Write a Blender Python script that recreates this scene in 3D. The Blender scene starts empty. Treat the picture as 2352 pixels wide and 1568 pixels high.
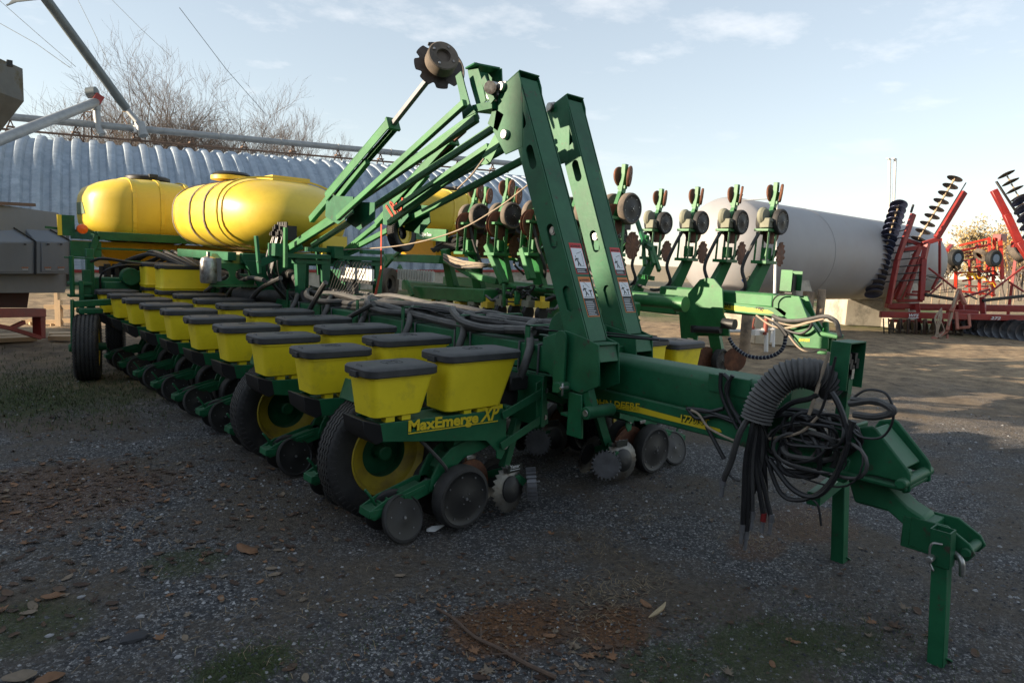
import bpy, bmesh, math, random
import numpy as np
from mathutils import Vector, Matrix, noise
random.seed(7)
C = bpy.context.scene.collection
PI = math.pi

# ------------------------------------------------------------------ camera
# pixel grid used for measuring the photograph: 2352 x 1568
F = 1560.0; CX = 1176.0; CY = 784.0; EYE = 1.735
def _n(v): v = np.array(v, float); return v/np.linalg.norm(v)
_y = _n((-236-CX, -(531-CY), -F)); _x = np.array((2850-CX, -(670-CY), -F)); _x = _n(_x-_y*(_x@_y)); _z = np.cross(_x, _y)
MM = np.array([_x, _y, _z])
cam_d = bpy.data.cameras.new('camera'); cam = bpy.data.objects.new('camera', cam_d); C.objects.link(cam)
R4 = Matrix([list(MM[0]), list(MM[1]), list(MM[2])]).to_4x4()
cam.matrix_world = Matrix.Translation((0, 0, EYE)) @ R4
cam_d.sensor_width = 36; cam_d.lens = F*36/2352; cam_d.clip_end = 3000; cam_d.clip_start = 0.05
cam_d.dof.use_dof = True; cam_d.dof.focus_distance = 5.5; cam_d.dof.aperture_fstop = 9.0
bpy.context.scene.camera = cam

# ------------------------------------------------------------------ sky and sun
SUN_AZ = 150.0; SUN_EL = 14.0
w = bpy.data.worlds.new('World'); bpy.context.scene.world = w; w.use_nodes = True
nt = w.node_tree; nt.nodes.clear()
out = nt.nodes.new('ShaderNodeOutputWorld'); bg = nt.nodes.new('ShaderNodeBackground')
sky = nt.nodes.new('ShaderNodeTexSky'); sky.sky_type = 'NISHITA'; sky.sun_disc = False
sky.sun_elevation = math.radians(SUN_EL); sky.sun_rotation = math.radians(90-SUN_AZ)
sky.altitude = 200; sky.air_density = 1.0; sky.dust_density = 0.15; sky.ozone_density = 1.6
bg.inputs["Strength"].default_value = 0.15
tc = nt.nodes.new('ShaderNodeTexCoord'); sep = nt.nodes.new('ShaderNodeSeparateXYZ')
nt.links.new(tc.outputs['Generated'], sep.inputs[0])
def wmath(op, a, b=None, c=None):
    n = nt.nodes.new('ShaderNodeMath'); n.operation = op
    for i, v in enumerate((a, b, c)):
        if v is None: continue
        if isinstance(v, (int, float)): n.inputs[i].default_value = v
        else: nt.links.new(v, n.inputs[i])
    return n.outputs[0]
# clouds drift on a flat layer high above: direction projected on that layer
zc = wmath('MAXIMUM', sep.outputs[2], 0.03)
cu = wmath('DIVIDE', sep.outputs[0], wmath('ADD', zc, 0.08)); cv = wmath('DIVIDE', sep.outputs[1], wmath('ADD', zc, 0.08))
comb = nt.nodes.new('ShaderNodeCombineXYZ'); nt.links.new(cu, comb.inputs[0]); nt.links.new(cv, comb.inputs[1])
n1 = nt.nodes.new('ShaderNodeTexNoise'); n1.inputs['Scale'].default_value = 2.2; n1.inputs['Detail'].default_value = 9; n1.inputs['Roughness'].default_value = 0.62
nt.links.new(comb.outputs[0], n1.inputs['Vector'])
n2 = nt.nodes.new('ShaderNodeTexNoise'); n2.inputs['Scale'].default_value = 0.55; n2.inputs['Detail'].default_value = 3
nt.links.new(comb.outputs[0], n2.inputs['Vector'])
cr = nt.nodes.new('ShaderNodeValToRGB'); cr.color_ramp.elements[0].position = 0.54; cr.color_ramp.elements[1].position = 0.78
nt.links.new(wmath('ADD', wmath('MULTIPLY', n1.outputs[0], 0.6), wmath('MULTIPLY', n2.outputs[0], 0.42)), cr.inputs[0])
mixc = nt.nodes.new('ShaderNodeMix'); mixc.data_type = 'RGBA'
nt.links.new(wmath('MULTIPLY', wmath('MULTIPLY', cr.outputs[0], 0.7), wmath('SMOOTH_MIN', wmath('MULTIPLY', wmath('MAXIMUM', wmath('SUBTRACT', sep.outputs[2], 0.10), 0.0), 6.0), 1.0, 0.2)), mixc.inputs[0])
gam = nt.nodes.new('ShaderNodeHueSaturation'); gam.inputs['Saturation'].default_value = 0.86; gam.inputs['Value'].default_value = 1.0
nt.links.new(sky.outputs[0], gam.inputs['Color'])
gg = nt.nodes.new('ShaderNodeGamma'); gg.inputs[1].default_value = 0.55; nt.links.new(gam.outputs[0], gg.inputs[0])
tint = nt.nodes.new('ShaderNodeMix'); tint.data_type = 'RGBA'; tint.blend_type = 'MULTIPLY'; tint.inputs[0].default_value = 1; nt.links.new(gg.outputs[0], tint.inputs[6]); tint.inputs[7].default_value = (1.30, 1.27, 1.24, 1)
nt.links.new(tint.outputs[2], mixc.inputs[6]); mixc.inputs[7].default_value = (4.1, 4.0, 3.95, 1)
nt.links.new(mixc.outputs[2], bg.inputs[0]); nt.links.new(bg.outputs[0], out.inputs[0])
sd = bpy.data.lights.new('sun', 'SUN'); sd.energy = 5.0; sd.angle = math.radians(0.5); sd.color = (1.0, 0.83, 0.62)
sun = bpy.data.objects.new('sun', sd); C.objects.link(sun)
az = math.radians(SUN_AZ); el = math.radians(SUN_EL)
sv = Vector((math.cos(az)*math.cos(el), math.sin(az)*math.cos(el), math.sin(el)))
sun.rotation_euler = sv.to_track_quat('Z', 'Y').to_euler(); sun.location = (-20, 30, 20)
vs = bpy.context.scene.view_settings; vs.view_transform = 'Standard'; vs.look = 'None'; vs.exposure = 1.22; vs.gamma = 1
bpy.context.scene.render.resolution_x = 1024; bpy.context.scene.render.resolution_y = 682

# ------------------------------------------------------------------ measuring helpers
VW = dict(A=(0,0,.42), B=(564.5,47,.45), Cc=(1034.9,329.3,.36), D=(1787.5,329.3,.39), E=(0,517.4,.39), G=(517.4,705.6,.39),
          J=(1176,705.6,.3), K=(1552.3,752.6,.51), N1=(1034.9,348.1,.21), N2=(1364.2,404.5,.27), N3=(846.7,526.8,.24),
          N4=(1956.9,376.3,.288), N5=(611.5,470.4,.18), N6=(940.8,75.3,.2), N7=(0,1034.9,.5), N8=(1176,1034.9,.5),
          L=(169.3,470.4,.24), Q1=(0,451.6,.24), Q4=(2069.8,470.4,.18), Q3=(1646.4,423.4,.27), Q5=(1862.8,1081.9,.288), O=(0,0,1))
def ray(v, x, y):
    a, b, f = VW[v]; px = a+f*x; py = b+f*y
    return MM@np.array((px-CX, -(py-CY), -F))
def AX(v, x, y, X): r = ray(v, x, y); t = X/r[0]; return Vector((X, r[1]*t, r[2]*t+EYE))
def AY(v, x, y, Y): r = ray(v, x, y); t = Y/r[1]; return Vector((r[0]*t, Y, r[2]*t+EYE))
def AZ(v, x, y, z=0): r = ray(v, x, y); t = (z-EYE)/r[2]; return Vector((r[0]*t, r[1]*t, z))

# ------------------------------------------------------------------ mesh builder
class MB:
    def __init__(s): s.v = []; s.f = []; s.m = []; s.k = 0
    def add(s, vs, fs):
        o = len(s.v); s.v += [tuple(p) for p in vs]
        for f in fs: s.f.append(tuple(i+o for i in f)); s.m.append(s.k)
        return s
    def mat(s, k): s.k = k; return s
    def box(s, c, d, M=None):
        c = Vector(c); x, y, z = d[0]/2, d[1]/2, d[2]/2
        P = [Vector((a*x, b*y, e*z)) for a in (-1, 1) for b in (-1, 1) for e in (-1, 1)]
        if M: P = [M@p for p in P]
        return s.add([p+c for p in P], [(0,1,3,2), (4,6,7,5), (0,4,5,1), (2,3,7,6), (0,2,6,4), (1,5,7,3)])
    def bar(s, p, q, w_, h, up=(0,0,1), w2=None, h2=None):
        p = Vector(p); q = Vector(q); d = (q-p).normalized(); u = Vector(up)
        sd_ = d.cross(u)
        if sd_.length < 1e-4: sd_ = d.cross(Vector((1, 0, 0)))
        sd_.normalize(); u = sd_.cross(d).normalized(); w2 = w2 or w_; h2 = h2 or h
        P = []
        for c, a, b in ((p, w_, h), (q, w2, h2)):
            P += [c-sd_*a/2-u*b/2, c+sd_*a/2-u*b/2, c+sd_*a/2+u*b/2, c-sd_*a/2+u*b/2]
        return s.add(P, [(0,1,2,3), (7,6,5,4), (0,4,5,1), (1,5,6,2), (2,6,7,3), (3,7,4,0)])
    def tube(s, pts, r, n=8, cap=True):
        pts = [Vector(p) for p in pts]; N = len(pts)
        T = [(pts[min(i+1, N-1)]-pts[max(i-1, 0)]).normalized() for i in range(N)]
        u = T[0].orthogonal().normalized(); V = []
        for i, p in enumerate(pts):
            u = (u-T[i]*u.dot(T[i]))
            u = u.normalized() if u.length > 1e-6 else T[i].orthogonal().normalized()
            b = T[i].cross(u); rr = r[i] if isinstance(r, (list, tuple)) else r
            V += [p+(u*math.cos(2*PI*k/n)+b*math.sin(2*PI*k/n))*rr for k in range(n)]
        Fs = [(i*n+k, i*n+(k+1) % n, (i+1)*n+(k+1) % n, (i+1)*n+k) for i in range(N-1) for k in range(n)]
        if cap: Fs += [tuple(range(n))[::-1], tuple(range((N-1)*n, N*n))]
        return s.add(V, Fs)
    def cyl(s, p, q, r, n=16, r2=None): return s.tube([p, q], [r, r if r2 is None else r2], n)
    def prism(s, poly, off):
        off = Vector(off); P = [Vector(p) for p in poly]; n = len(P)
        return s.add(P+[p+off for p in P], [tuple(range(n))[::-1], tuple(range(n, 2*n))]+[(i, (i+1) % n, n+(i+1) % n, n+i) for i in range(n)])
    def lathe(s, prof, o, ax, n=32, caps=(True, True), ph=0, seg=None):
        o = Vector(o); ax = Vector(ax).normalized(); u = ax.orthogonal().normalized(); b = ax.cross(u); V = []
        for e in prof:
            for k in range(n):
                a = 2*PI*k/n+ph; am = (e[2] if len(e) > 2 else 0)*(1 if k % 2 else -1)
                V.append(o+ax*(e[1]+am)+(u*math.cos(a)+b*math.sin(a))*e[0])
        N = len(prof)
        Fs = [(i*n+k, i*n+(k+1) % n, (i+1)*n+(k+1) % n, (i+1)*n+k) for i in range(N-1) for k in range(n)]
        if caps[0]: Fs.append(tuple(range(n))[::-1])
        if caps[1]: Fs.append(tuple(range((N-1)*n, N*n)))
        return s.add(V, Fs)
    def loft(s, rings, cap=True):
        n = len(rings[0]); V = [p for r in rings for p in r]; N = len(rings)
        Fs = [(i*n+k, i*n+(k+1) % n, (i+1)*n+(k+1) % n, (i+1)*n+k) for i in range(N-1) for k in range(n)]
        if cap: Fs += [tuple(range(n))[::-1], tuple(range((N-1)*n, N*n))]
        return s.add(V, Fs)
    def build(s, name, mats, parent=None, bevel=0, base=None, ang=38, seg=1):
        if base is None: base = BASE.get(parent.name, Vector((0, 0, 0))) if parent else Vector((0, 0, 0))
        me = bpy.data.meshes.new(name); me.from_pydata([(p[0]-base[0], p[1]-base[1], p[2]-base[2]) for p in s.v], [], s.f)
        bm = bmesh.new(); bm.from_mesh(me); bmesh.ops.recalc_face_normals(bm, faces=bm.faces)
        bm.to_mesh(me); bm.free()
        if not isinstance(mats, (list, tuple)): mats = [mats]
        for m in mats: me.materials.append(m)
        if len(mats) > 1: me.polygons.foreach_set('material_index', s.m)
        me.polygons.foreach_set('use_smooth', [True]*len(me.polygons)); me.set_sharp_from_angle(angle=math.radians(ang))
        o = bpy.data.objects.new(name, me); C.objects.link(o)
        if parent: o.parent = parent; BASE[o.name] = BASE.get(parent.name, Vector((0, 0, 0)))
        else: o.location = base; BASE[o.name] = Vector(base)
        if bevel:
            b = o.modifiers.new('bevel', 'BEVEL'); b.width = bevel; b.segments = seg; b.limit_method = 'ANGLE'; b.angle_limit = math.radians(40); b.harden_normals = False
        return o
BASE = {}
def tag(o, label=None, cat=None, group=None, kind=None):
    for k, v in (('label', label), ('category', cat), ('group', group), ('kind', kind)):
        if v: o[k] = v
    return o
def thing(name, loc, label, cat, group=None):
    o = bpy.data.objects.new(name, None); C.objects.link(o); o.location = loc; BASE[o.name] = Vector(loc)
    o.empty_display_size = .2
    return tag(o, label, cat, group)
def rrect(cx, cy, z, lx, ly, r, k=4):
    P = []
    for sx, sy, a0 in ((1, 1, 0), (-1, 1, 90), (-1, -1, 180), (1, -1, 270)):
        for i in range(k+1):
            a = math.radians(a0+90*i/k); P.append(Vector((cx+sx*(lx/2-r)+r*math.cos(a), cy+sy*(ly/2-r)+r*math.sin(a), z)))
    return P
def spline(pts, n=8):
    P = [Vector(p) for p in pts]; P = [P[0]*2-P[1]]+P+[P[-1]*2-P[-2]]; out_ = []
    for i in range(1, len(P)-2):
        a, b, c, d = P[i-1:i+3]
        for k in range(n):
            t = k/n; out_.append(.5*((2*b)+(c-a)*t+(2*a-5*b+4*c-d)*t*t+(3*b-a-3*c+d)*t**3))
    return out_+[P[-2]]
def textmesh(mb, body, origin, xd, yd, size, ext=.002, shear=0, width=None, bold=0):
    cu_ = bpy.data.curves.new('t', 'FONT'); cu_.body = body; cu_.size = 1; cu_.shear = shear; cu_.extrude = 0; cu_.offset = bold; cu_.resolution_u = 3
    o = bpy.data.objects.new('t', cu_); C.objects.link(o)
    dg = bpy.context.evaluated_depsgraph_get(); dg.update(); me = bpy.data.meshes.new_from_object(o.evaluated_get(dg))
    vs_ = [v.co.copy() for v in me.vertices]; fs = [tuple(p.vertices) for p in me.polygons]
    bpy.data.objects.remove(o); bpy.data.curves.remove(cu_); bpy.data.meshes.remove(me)
    mx = max(v.x for v in vs_); mn = min(v.x for v in vs_); sx = (width/(mx-mn)) if width else size
    xd = Vector(xd).normalized(); yd = Vector(yd).normalized(); nd = xd.cross(yd).normalized(); o = Vector(origin)
    mb.add([o+xd*((v.x-mn)*sx)+yd*(v.y*size)+nd*ext for v in vs_], fs)
    return mb

# ------------------------------------------------------------------ materials
def mat(name, col, rough=.5, metal=0, var=.12, scale=8, bump=0, bscale=60, dust=0, dustcol=(.20,.17,.13), col2=None, c2s=3, c2t=(.5,.62), spec=.5, coat=0, sub=0):
    m = bpy.data.materials.new(name); m.use_nodes = True; t = m.node_tree; N = t.nodes; B = N['Principled BSDF']
    def L(a, b): t.links.new(a, b)
    tcn = N.new('ShaderNodeTexCoord'); no = N.new('ShaderNodeTexNoise'); no.inputs['Scale'].default_value = scale; no.inputs['Detail'].default_value = 6; no.inputs['Roughness'].default_value = .65
    oi = N.new('ShaderNodeObjectInfo'); vm = N.new('ShaderNodeVectorMath'); vm.operation = 'SCALE'; vm.inputs[0].default_value = (17, 31, 23); L(oi.outputs['Random'], vm.inputs['Scale']); va = N.new('ShaderNodeVectorMath'); L(tcn.outputs['Object'], va.inputs[0]); L(vm.outputs[0], va.inputs[1]); OC = va.outputs[0]
    L(OC, no.inputs['Vector'])
    mr = N.new('ShaderNodeMapRange'); mr.inputs[1].default_value = .3; mr.inputs[2].default_value = .7; mr.inputs[3].default_value = 1-var; mr.inputs[4].default_value = 1+var
    L(no.outputs[0], mr.inputs[0])
    mx = N.new('ShaderNodeMix'); mx.data_type = 'RGBA'; mx.blend_type = 'MULTIPLY'; mx.inputs[0].default_value = 1; mx.inputs[6].default_value = (*col, 1)
    L(mr.outputs[0], mx.inputs[7]); last = mx.outputs[2]; rl = None
    if col2:
        n3 = N.new('ShaderNodeTexNoise'); n3.inputs['Scale'].default_value = c2s; n3.inputs['Detail'].default_value = 8; n3.inputs['Roughness'].default_value = .7
        L(OC, n3.inputs['Vector']); r = N.new('ShaderNodeMapRange'); r.inputs[1].default_value = c2t[0]; r.inputs[2].default_value = c2t[1]; L(n3.outputs[0], r.inputs[0])
        m2 = N.new('ShaderNodeMix'); m2.data_type = 'RGBA'; L(r.outputs[0], m2.inputs[0]); L(last, m2.inputs[6]); m2.inputs[7].default_value = (*col2, 1); last = m2.outputs[2]
    if dust:
        g = N.new('ShaderNodeNewGeometry'); sp = N.new('ShaderNodeSeparateXYZ'); L(g.outputs['Normal'], sp.inputs[0])
        r = N.new('ShaderNodeMapRange'); r.inputs[1].default_value = .1; r.inputs[2].default_value = 1; r.inputs[3].default_value = dust*.22; r.inputs[4].default_value = dust; L(sp.outputs[2], r.inputs[0])
        r2 = N.new('ShaderNodeMapRange'); r2.inputs[1].default_value = .35; r2.inputs[2].default_value = .65; r2.inputs[3].default_value = .45; r2.inputs[4].default_value = 1.2; L(no.outputs[0], r2.inputs[0])
        ml = N.new('ShaderNodeMath'); ml.operation = 'MULTIPLY'; ml.use_clamp = True; L(r.outputs[0], ml.inputs[0]); L(r2.outputs[0], ml.inputs[1])
        m3 = N.new('ShaderNodeMix'); m3.data_type = 'RGBA'; L(ml.outputs[0], m3.inputs[0]); L(last, m3.inputs[6]); m3.inputs[7].default_value = (*dustcol, 1); last = m3.outputs[2]
        r3 = N.new('ShaderNodeMapRange'); r3.inputs[3].default_value = rough; r3.inputs[4].default_value = .9; L(ml.outputs[0], r3.inputs[0]); L(r3.outputs[0], B.inputs['Roughness'])
    else:
        r3 = N.new('ShaderNodeMapRange'); r3.inputs[1].default_value = .3; r3.inputs[2].default_value = .7; r3.inputs[3].default_value = max(.05, rough-.08); r3.inputs[4].default_value = min(1, rough+.1); L(no.outputs[0], r3.inputs[0]); L(r3.outputs[0], B.inputs['Roughness'])
    L(last, B.inputs['Base Color']); B.inputs['Metallic'].default_value = metal; B.inputs['Specular IOR Level'].default_value = spec
    if coat: B.inputs['Coat Weight'].default_value = coat; B.inputs['Coat Roughness'].default_value = .2
    if bump:
        nb = N.new('ShaderNodeTexNoise'); nb.inputs['Scale'].default_value = bscale; nb.inputs['Detail'].default_value = 4; L(tcn.outputs['Object'], nb.inputs['Vector'])
        bp = N.new('ShaderNodeBump'); bp.inputs['Strength'].default_value = bump; bp.inputs['Distance'].default_value = .01; L(nb.outputs[0], bp.inputs['Height']); L(bp.outputs[0], B.inputs['Normal'])
    return m
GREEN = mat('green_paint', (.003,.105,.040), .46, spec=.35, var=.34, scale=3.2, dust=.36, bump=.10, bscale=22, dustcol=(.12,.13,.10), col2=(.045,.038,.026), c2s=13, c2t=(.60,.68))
GREEN2 = mat('green_paint_lit_copy', (.010,.150,.036), .44, var=.34, scale=3.2, dust=.34, bump=.05, bscale=25, dustcol=(.17,.17,.11), col2=(.08,.07,.04), c2s=10, c2t=(.64,.72))  # lighter copy of the green paint; sunlight put into the colour
YELLOW = mat('yellow_plastic', (.84,.66,.012), .48, var=.10, scale=3, dust=.16, bump=.04, bscale=40, dustcol=(.34,.30,.14), col2=(.50,.38,.03), c2s=4.5, c2t=(.54,.8))
TANKY = mat('yellow_tank_plastic', (.70,.50,.045), .40, var=.05, scale=2, bump=.02, bscale=8, col2=(.55,.38,.03), c2s=1.1, c2t=(.50,.72))
LID = mat('dusty_grey_lid_plastic', (.026,.027,.030), .5, var=.25, scale=9, dust=.42, dustcol=(.15,.145,.14), bump=.08, bscale=120)
RIMY = mat('dusty_yellow_rim', (.42,.31,.015), .5, var=.2, scale=6, dust=.3, dustcol=(.16,.13,.08), col2=(.20,.14,.03), c2s=5, c2t=(.48,.7))
RUB = mat('black_rubber', (.018,.018,.019), .66, var=.35, scale=9, dust=.32, dustcol=(.10,.09,.075), col2=(.050,.045,.038), c2s=3.5, c2t=(.52,.75), bump=.15, bscale=60)
HOSE = mat('black_hose', (.024,.024,.026), .55, var=.25, scale=9, dust=.75, dustcol=(.19,.18,.165))
CABLE = mat('black_cable', (.010,.010,.012), .42, var=.2, scale=12, dust=.25, dustcol=(.08,.08,.075))
TAN = mat('dusty_tan_hose', (.33,.26,.19), .7, var=.2, scale=12)
BLK = mat('black_metal', (.011,.011,.012), .5, var=.2, dust=.14, dustcol=(.09,.08,.065))
STEEL = mat('bare_steel', (.42,.41,.39), .36, metal=.85, var=.25, scale=30, col2=(.13,.08,.05), c2s=9, c2t=(.5,.68))
BRIGHT = mat('worn_bright_steel', (.17,.165,.155), .42, metal=.8, var=.35, scale=18, col2=(.07,.045,.03), c2s=9, c2t=(.48,.66))
RUST = mat('rusty_disc_steel', (.13,.055,.032), .72, metal=.25, var=.35, scale=9, col2=(.22,.09,.045), c2s=6, bump=.2, bscale=50)
DUSTY = mat('dusty_rubber_wheel', (.17,.135,.105), .85, var=.25, scale=10, col2=(.05,.045,.04), c2s=5, c2t=(.45,.7))
RED = mat('red_paint', (.27,.015,.012), .42, var=.2, scale=5, dust=.15, dustcol=(.3,.2,.15), col2=(.22,.02,.02), c2s=3)
WHITE = mat('white_paint', (.72,.70,.66), .5, var=.06, scale=6)
DECALY = mat('yellow_decal', (.70,.52,.02), .4, var=.04)
DECALB = mat('dark_decal', (.008,.012,.008), .5, var=.04)
DECALW = mat('white_decal', (.70,.72,.74), .5, var=.04)
DECALR = mat('red_decal', (.55,.02,.02), .5, var=.04)
DECALO = mat('orange_decal', (.62,.17,.02), .5, var=.04)
ORANGE = mat('orange_lens', (.85,.13,.01), .3, var=.05)
WOOD = mat('weathered_wood', (.30,.22,.15), .85, var=.3, scale=6, bump=.3, bscale=25, col2=(.14,.11,.085), c2s=4)
CONC = mat('pale_concrete', (.42,.38,.31), .9, var=.15, scale=2.5, bump=.2, bscale=30, col2=(.24,.22,.18), c2s=1.2)
# ================================================================== ground
def ground_mat():
    m = bpy.data.materials.new('gravel_yard'); m.use_nodes = True; t = m.node_tree; N = t.nodes; B = N['Principled BSDF']
    def L(a, b): t.links.new(a, b)
    tcn = N.new('ShaderNodeTexCoord'); ob = tcn.outputs['Object']
    def noise_(sc, det=6, ro=.6, off=0):
        n = N.new('ShaderNodeTexNoise'); n.inputs['Scale'].default_value = sc; n.inputs['Detail'].default_value = det; n.inputs['Roughness'].default_value = ro
        mp = N.new('ShaderNodeMapping'); mp.inputs['Location'].default_value = (off, off*.7, 0); L(ob, mp.inputs[0]); L(mp.outputs[0], n.inputs['Vector']); return n.outputs[0]
    def mr(x, a, b, c=0, d=1):
        n = N.new('ShaderNodeMapRange'); n.inputs[1].default_value = a; n.inputs[2].default_value = b; n.inputs[3].default_value = c; n.inputs[4].default_value = d; L(x, n.inputs[0]); return n.outputs[0]
    def mix(f, a, b, bt='MIX'):
        n = N.new('ShaderNodeMix'); n.data_type = 'RGBA'; n.blend_type = bt
        for i, v in ((0, f), (6, a), (7, b)):
            if isinstance(v, (int, float)): n.inputs[i].default_value = v
            elif isinstance(v, tuple): n.inputs[i].default_value = (*v, 1)
            else: L(v, n.inputs[i])
        return n.outputs[2]
    def ma(op, a, b):
        n = N.new('ShaderNodeMath'); n.operation = op; n.use_clamp = op in ('ADD', 'SUBTRACT')
        for i, v in ((0, a), (1, b)):
            if isinstance(v, (int, float)): n.inputs[i].default_value = v
            else: L(v, n.inputs[i])
        return n.outputs[0]
    # crushed stone: every voronoi cell a stone with its own grey
    vo = N.new('ShaderNodeTexVoronoi'); vo.inputs['Scale'].default_value = 75; L(ob, vo.inputs['Vector'])
    vd = N.new('ShaderNodeTexVoronoi'); vd.inputs['Scale'].default_value = 190; L(ob, vd.inputs['Vector'])
    sc = N.new('ShaderNodeSeparateColor'); L(vo.outputs['Color'], sc.inputs[0]); sc2 = N.new('ShaderNodeSeparateColor'); L(vd.outputs['Color'], sc2.inputs[0])
    cr_ = N.new('ShaderNodeValToRGB'); e = cr_.color_ramp.elements; e[0].position = 0; e[0].color = (.024,.025,.027,1); e[1].position = 1; e[1].color = (.42,.40,.38,1)
    for p_, c_ in ((.45, (.050,.051,.054,1)), (.70, (.10,.10,.102,1)), (.82, (.25,.25,.25,1))):
        q_ = e.new(p_); q_.color = c_
    L(ma('ADD', ma('MULTIPLY', sc.outputs[0], .62), ma('MULTIPLY', sc2.outputs[1], .38)), cr_.inputs[0])
    stone = cr_.outputs[0]
    dirt = mix(mr(noise_(30, 8, .75), .35, .65), (.044,.036,.028), (.125,.102,.078))
    gmask = mr(noise_(.75, 8, .66), .44, .58)
    col = mix(gmask, stone, dirt)
    # brown leaf-litter dust and moss
    lit = mix(mr(noise_(60, 5, .7), .4, .6), (.07,.032,.014), (.16,.075,.030))
    ds = N.new('ShaderNodeSeparateXYZ'); L(ob, ds.inputs[0])
    def blob(x, y, rx, ry, s=1):
        a = ma('DIVIDE', ma2('SUBTRACT', ds.outputs[0], x), rx); b = ma('DIVIDE', ma2('SUBTRACT', ds.outputs[1], y), ry)
        d = ma2('ADD', ma2('MULTIPLY', a, a), ma2('MULTIPLY', b, b)); d = ma2('ADD', d, ma2('MULTIPLY', ma2('SUBTRACT', noise_(3, 6, .7, x), .5), 2.2))
        return mr(d, 1.0, .4, 0, s)
    def ma2(op, a, b):
        n = N.new('ShaderNodeMath'); n.operation = op
        for i, v in ((0, a), (1, b)):
            if isinstance(v, (int, float)): n.inputs[i].default_value = v
            else: L(v, n.inputs[i])
        return n.outputs[0]
    for (x, y, rx, ry, s) in LITTER: col = mix(blob(x, y, rx, ry, s), col, lit)
    moss = mix(mr(noise_(45, 6, .75), .38, .62), (.022,.030,.010), (.060,.075,.018))
    for (x, y, rx, ry, s) in MOSS: col = mix(blob(x, y, rx, ry, s), col, moss)
    # farther yard: trodden tan earth with tyre tracks
    tan = mix(mr(noise_(2.2, 10, .75), .35, .65), (.11,.078,.050), (.46,.335,.20))
    dist = ma2('ADD', ma2('MULTIPLY', ds.outputs[0], .673), ma2('MULTIPLY', ds.outputs[1], .740))
    dist = ma2('ADD', dist, ma2('MULTIPLY', ma2('SUBTRACT', noise_(.35, 5, .6, 9), .5), 5))
    col = mix(mr(dist, 6.8, 12.0), col, tan)
    grass = mix(mr(noise_(4, 9, .8), .38, .62), (.035,.055,.016), (.12,.14,.04))
    gm = mr(dist, 20, 24)
    # keep the strip of yard behind the disc bare: the grass starts farther off to the right
    col = mix(ma('MULTIPLY', gm, mr(noise_(.2, 4, .6, 4), .40, .52)), col, grass)
    field = mix(mr(noise_(.6, 6, .7), .35, .65), (.26,.20,.12), (.40,.31,.19))
    col = mix(mr(dist, 42, 48), col, field)
    L(col, B.inputs['Base Color']); B.inputs['Roughness'].default_value = .88; B.inputs['Specular IOR Level'].default_value = .35
    h = ma2('ADD', ma2('MULTIPLY', vo.outputs['Distance'], -.9), ma2('MULTIPLY', vd.outputs['Distance'], -.4))
    h = ma2('ADD', h, ma2('MULTIPLY', noise_(22, 8, .75), .9))
    bp = N.new('ShaderNodeBump'); bp.inputs['Strength'].default_value = .9; bp.inputs['Distance'].default_value = .012; L(h, bp.inputs['Height']); L(bp.outputs[0], B.inputs['Normal'])
    return m
def gp(v, x, y): p = AZ(v, x, y); return p.x, p.y
_l = [gp('N8', 60, 800), gp('N8', 480, 790), gp('N7', 200, 200), gp('N7', 2250, 830), gp('N8', 1350, 330), gp('N8', 1120, 430)]
LITTER = [(*_l[0], .34, .26, .9), (*_l[1], .28, .2, .9), (*_l[2], .9, .8, .5), (*_l[3], .25, .25, .8), (*_l[4], .5, .35, .45), (*_l[5], .3, .2, .5)]
_m = [gp('N8', 1150, 900), gp('N8', 1500, 870), gp('N7', 1120, 1000), gp('N7', 100, 800), gp('N7', 850, 510), gp('O', 60, 900), gp('N8', 700, 1000)]
MOSS = [(*_m[0], .42, .25, .7), (*_m[1], .3, .2, .6), (*_m[2], .25, .16, .85), (*_m[3], .3, .3, .6), (*_m[4], .25, .2, .6), (*_m[5], 2.2, 1.5, .8), (*_m[6], .3, .2, .6)]
def gz(x, y):
    d = math.hypot(x, y)
    if d > 60: return 0.0
    a = .016*noise.noise(Vector((x*.9, y*.9, 0)))+.012*noise.noise(Vector((x*3.1, y*3.1, 3)))+.005*noise.noise(Vector((x*11, y*11, 5)))
    w_ = x*.673+y*.74; g_ = min(1, max(0, (w_-7)/4))
    u_ = x*.82-y*.57; v_ = x*.57+y*.82; a += g_*(.045*noise.noise(Vector((u_*.25, v_*2.2, 7)))+.035*noise.noise(Vector((x*1.3+y*.2, y*1.3, 9)))+.026*noise.noise(Vector((x*3.7, y*3.7, 12))))
    return a*max(0, 1-d/60)-.006
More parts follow.
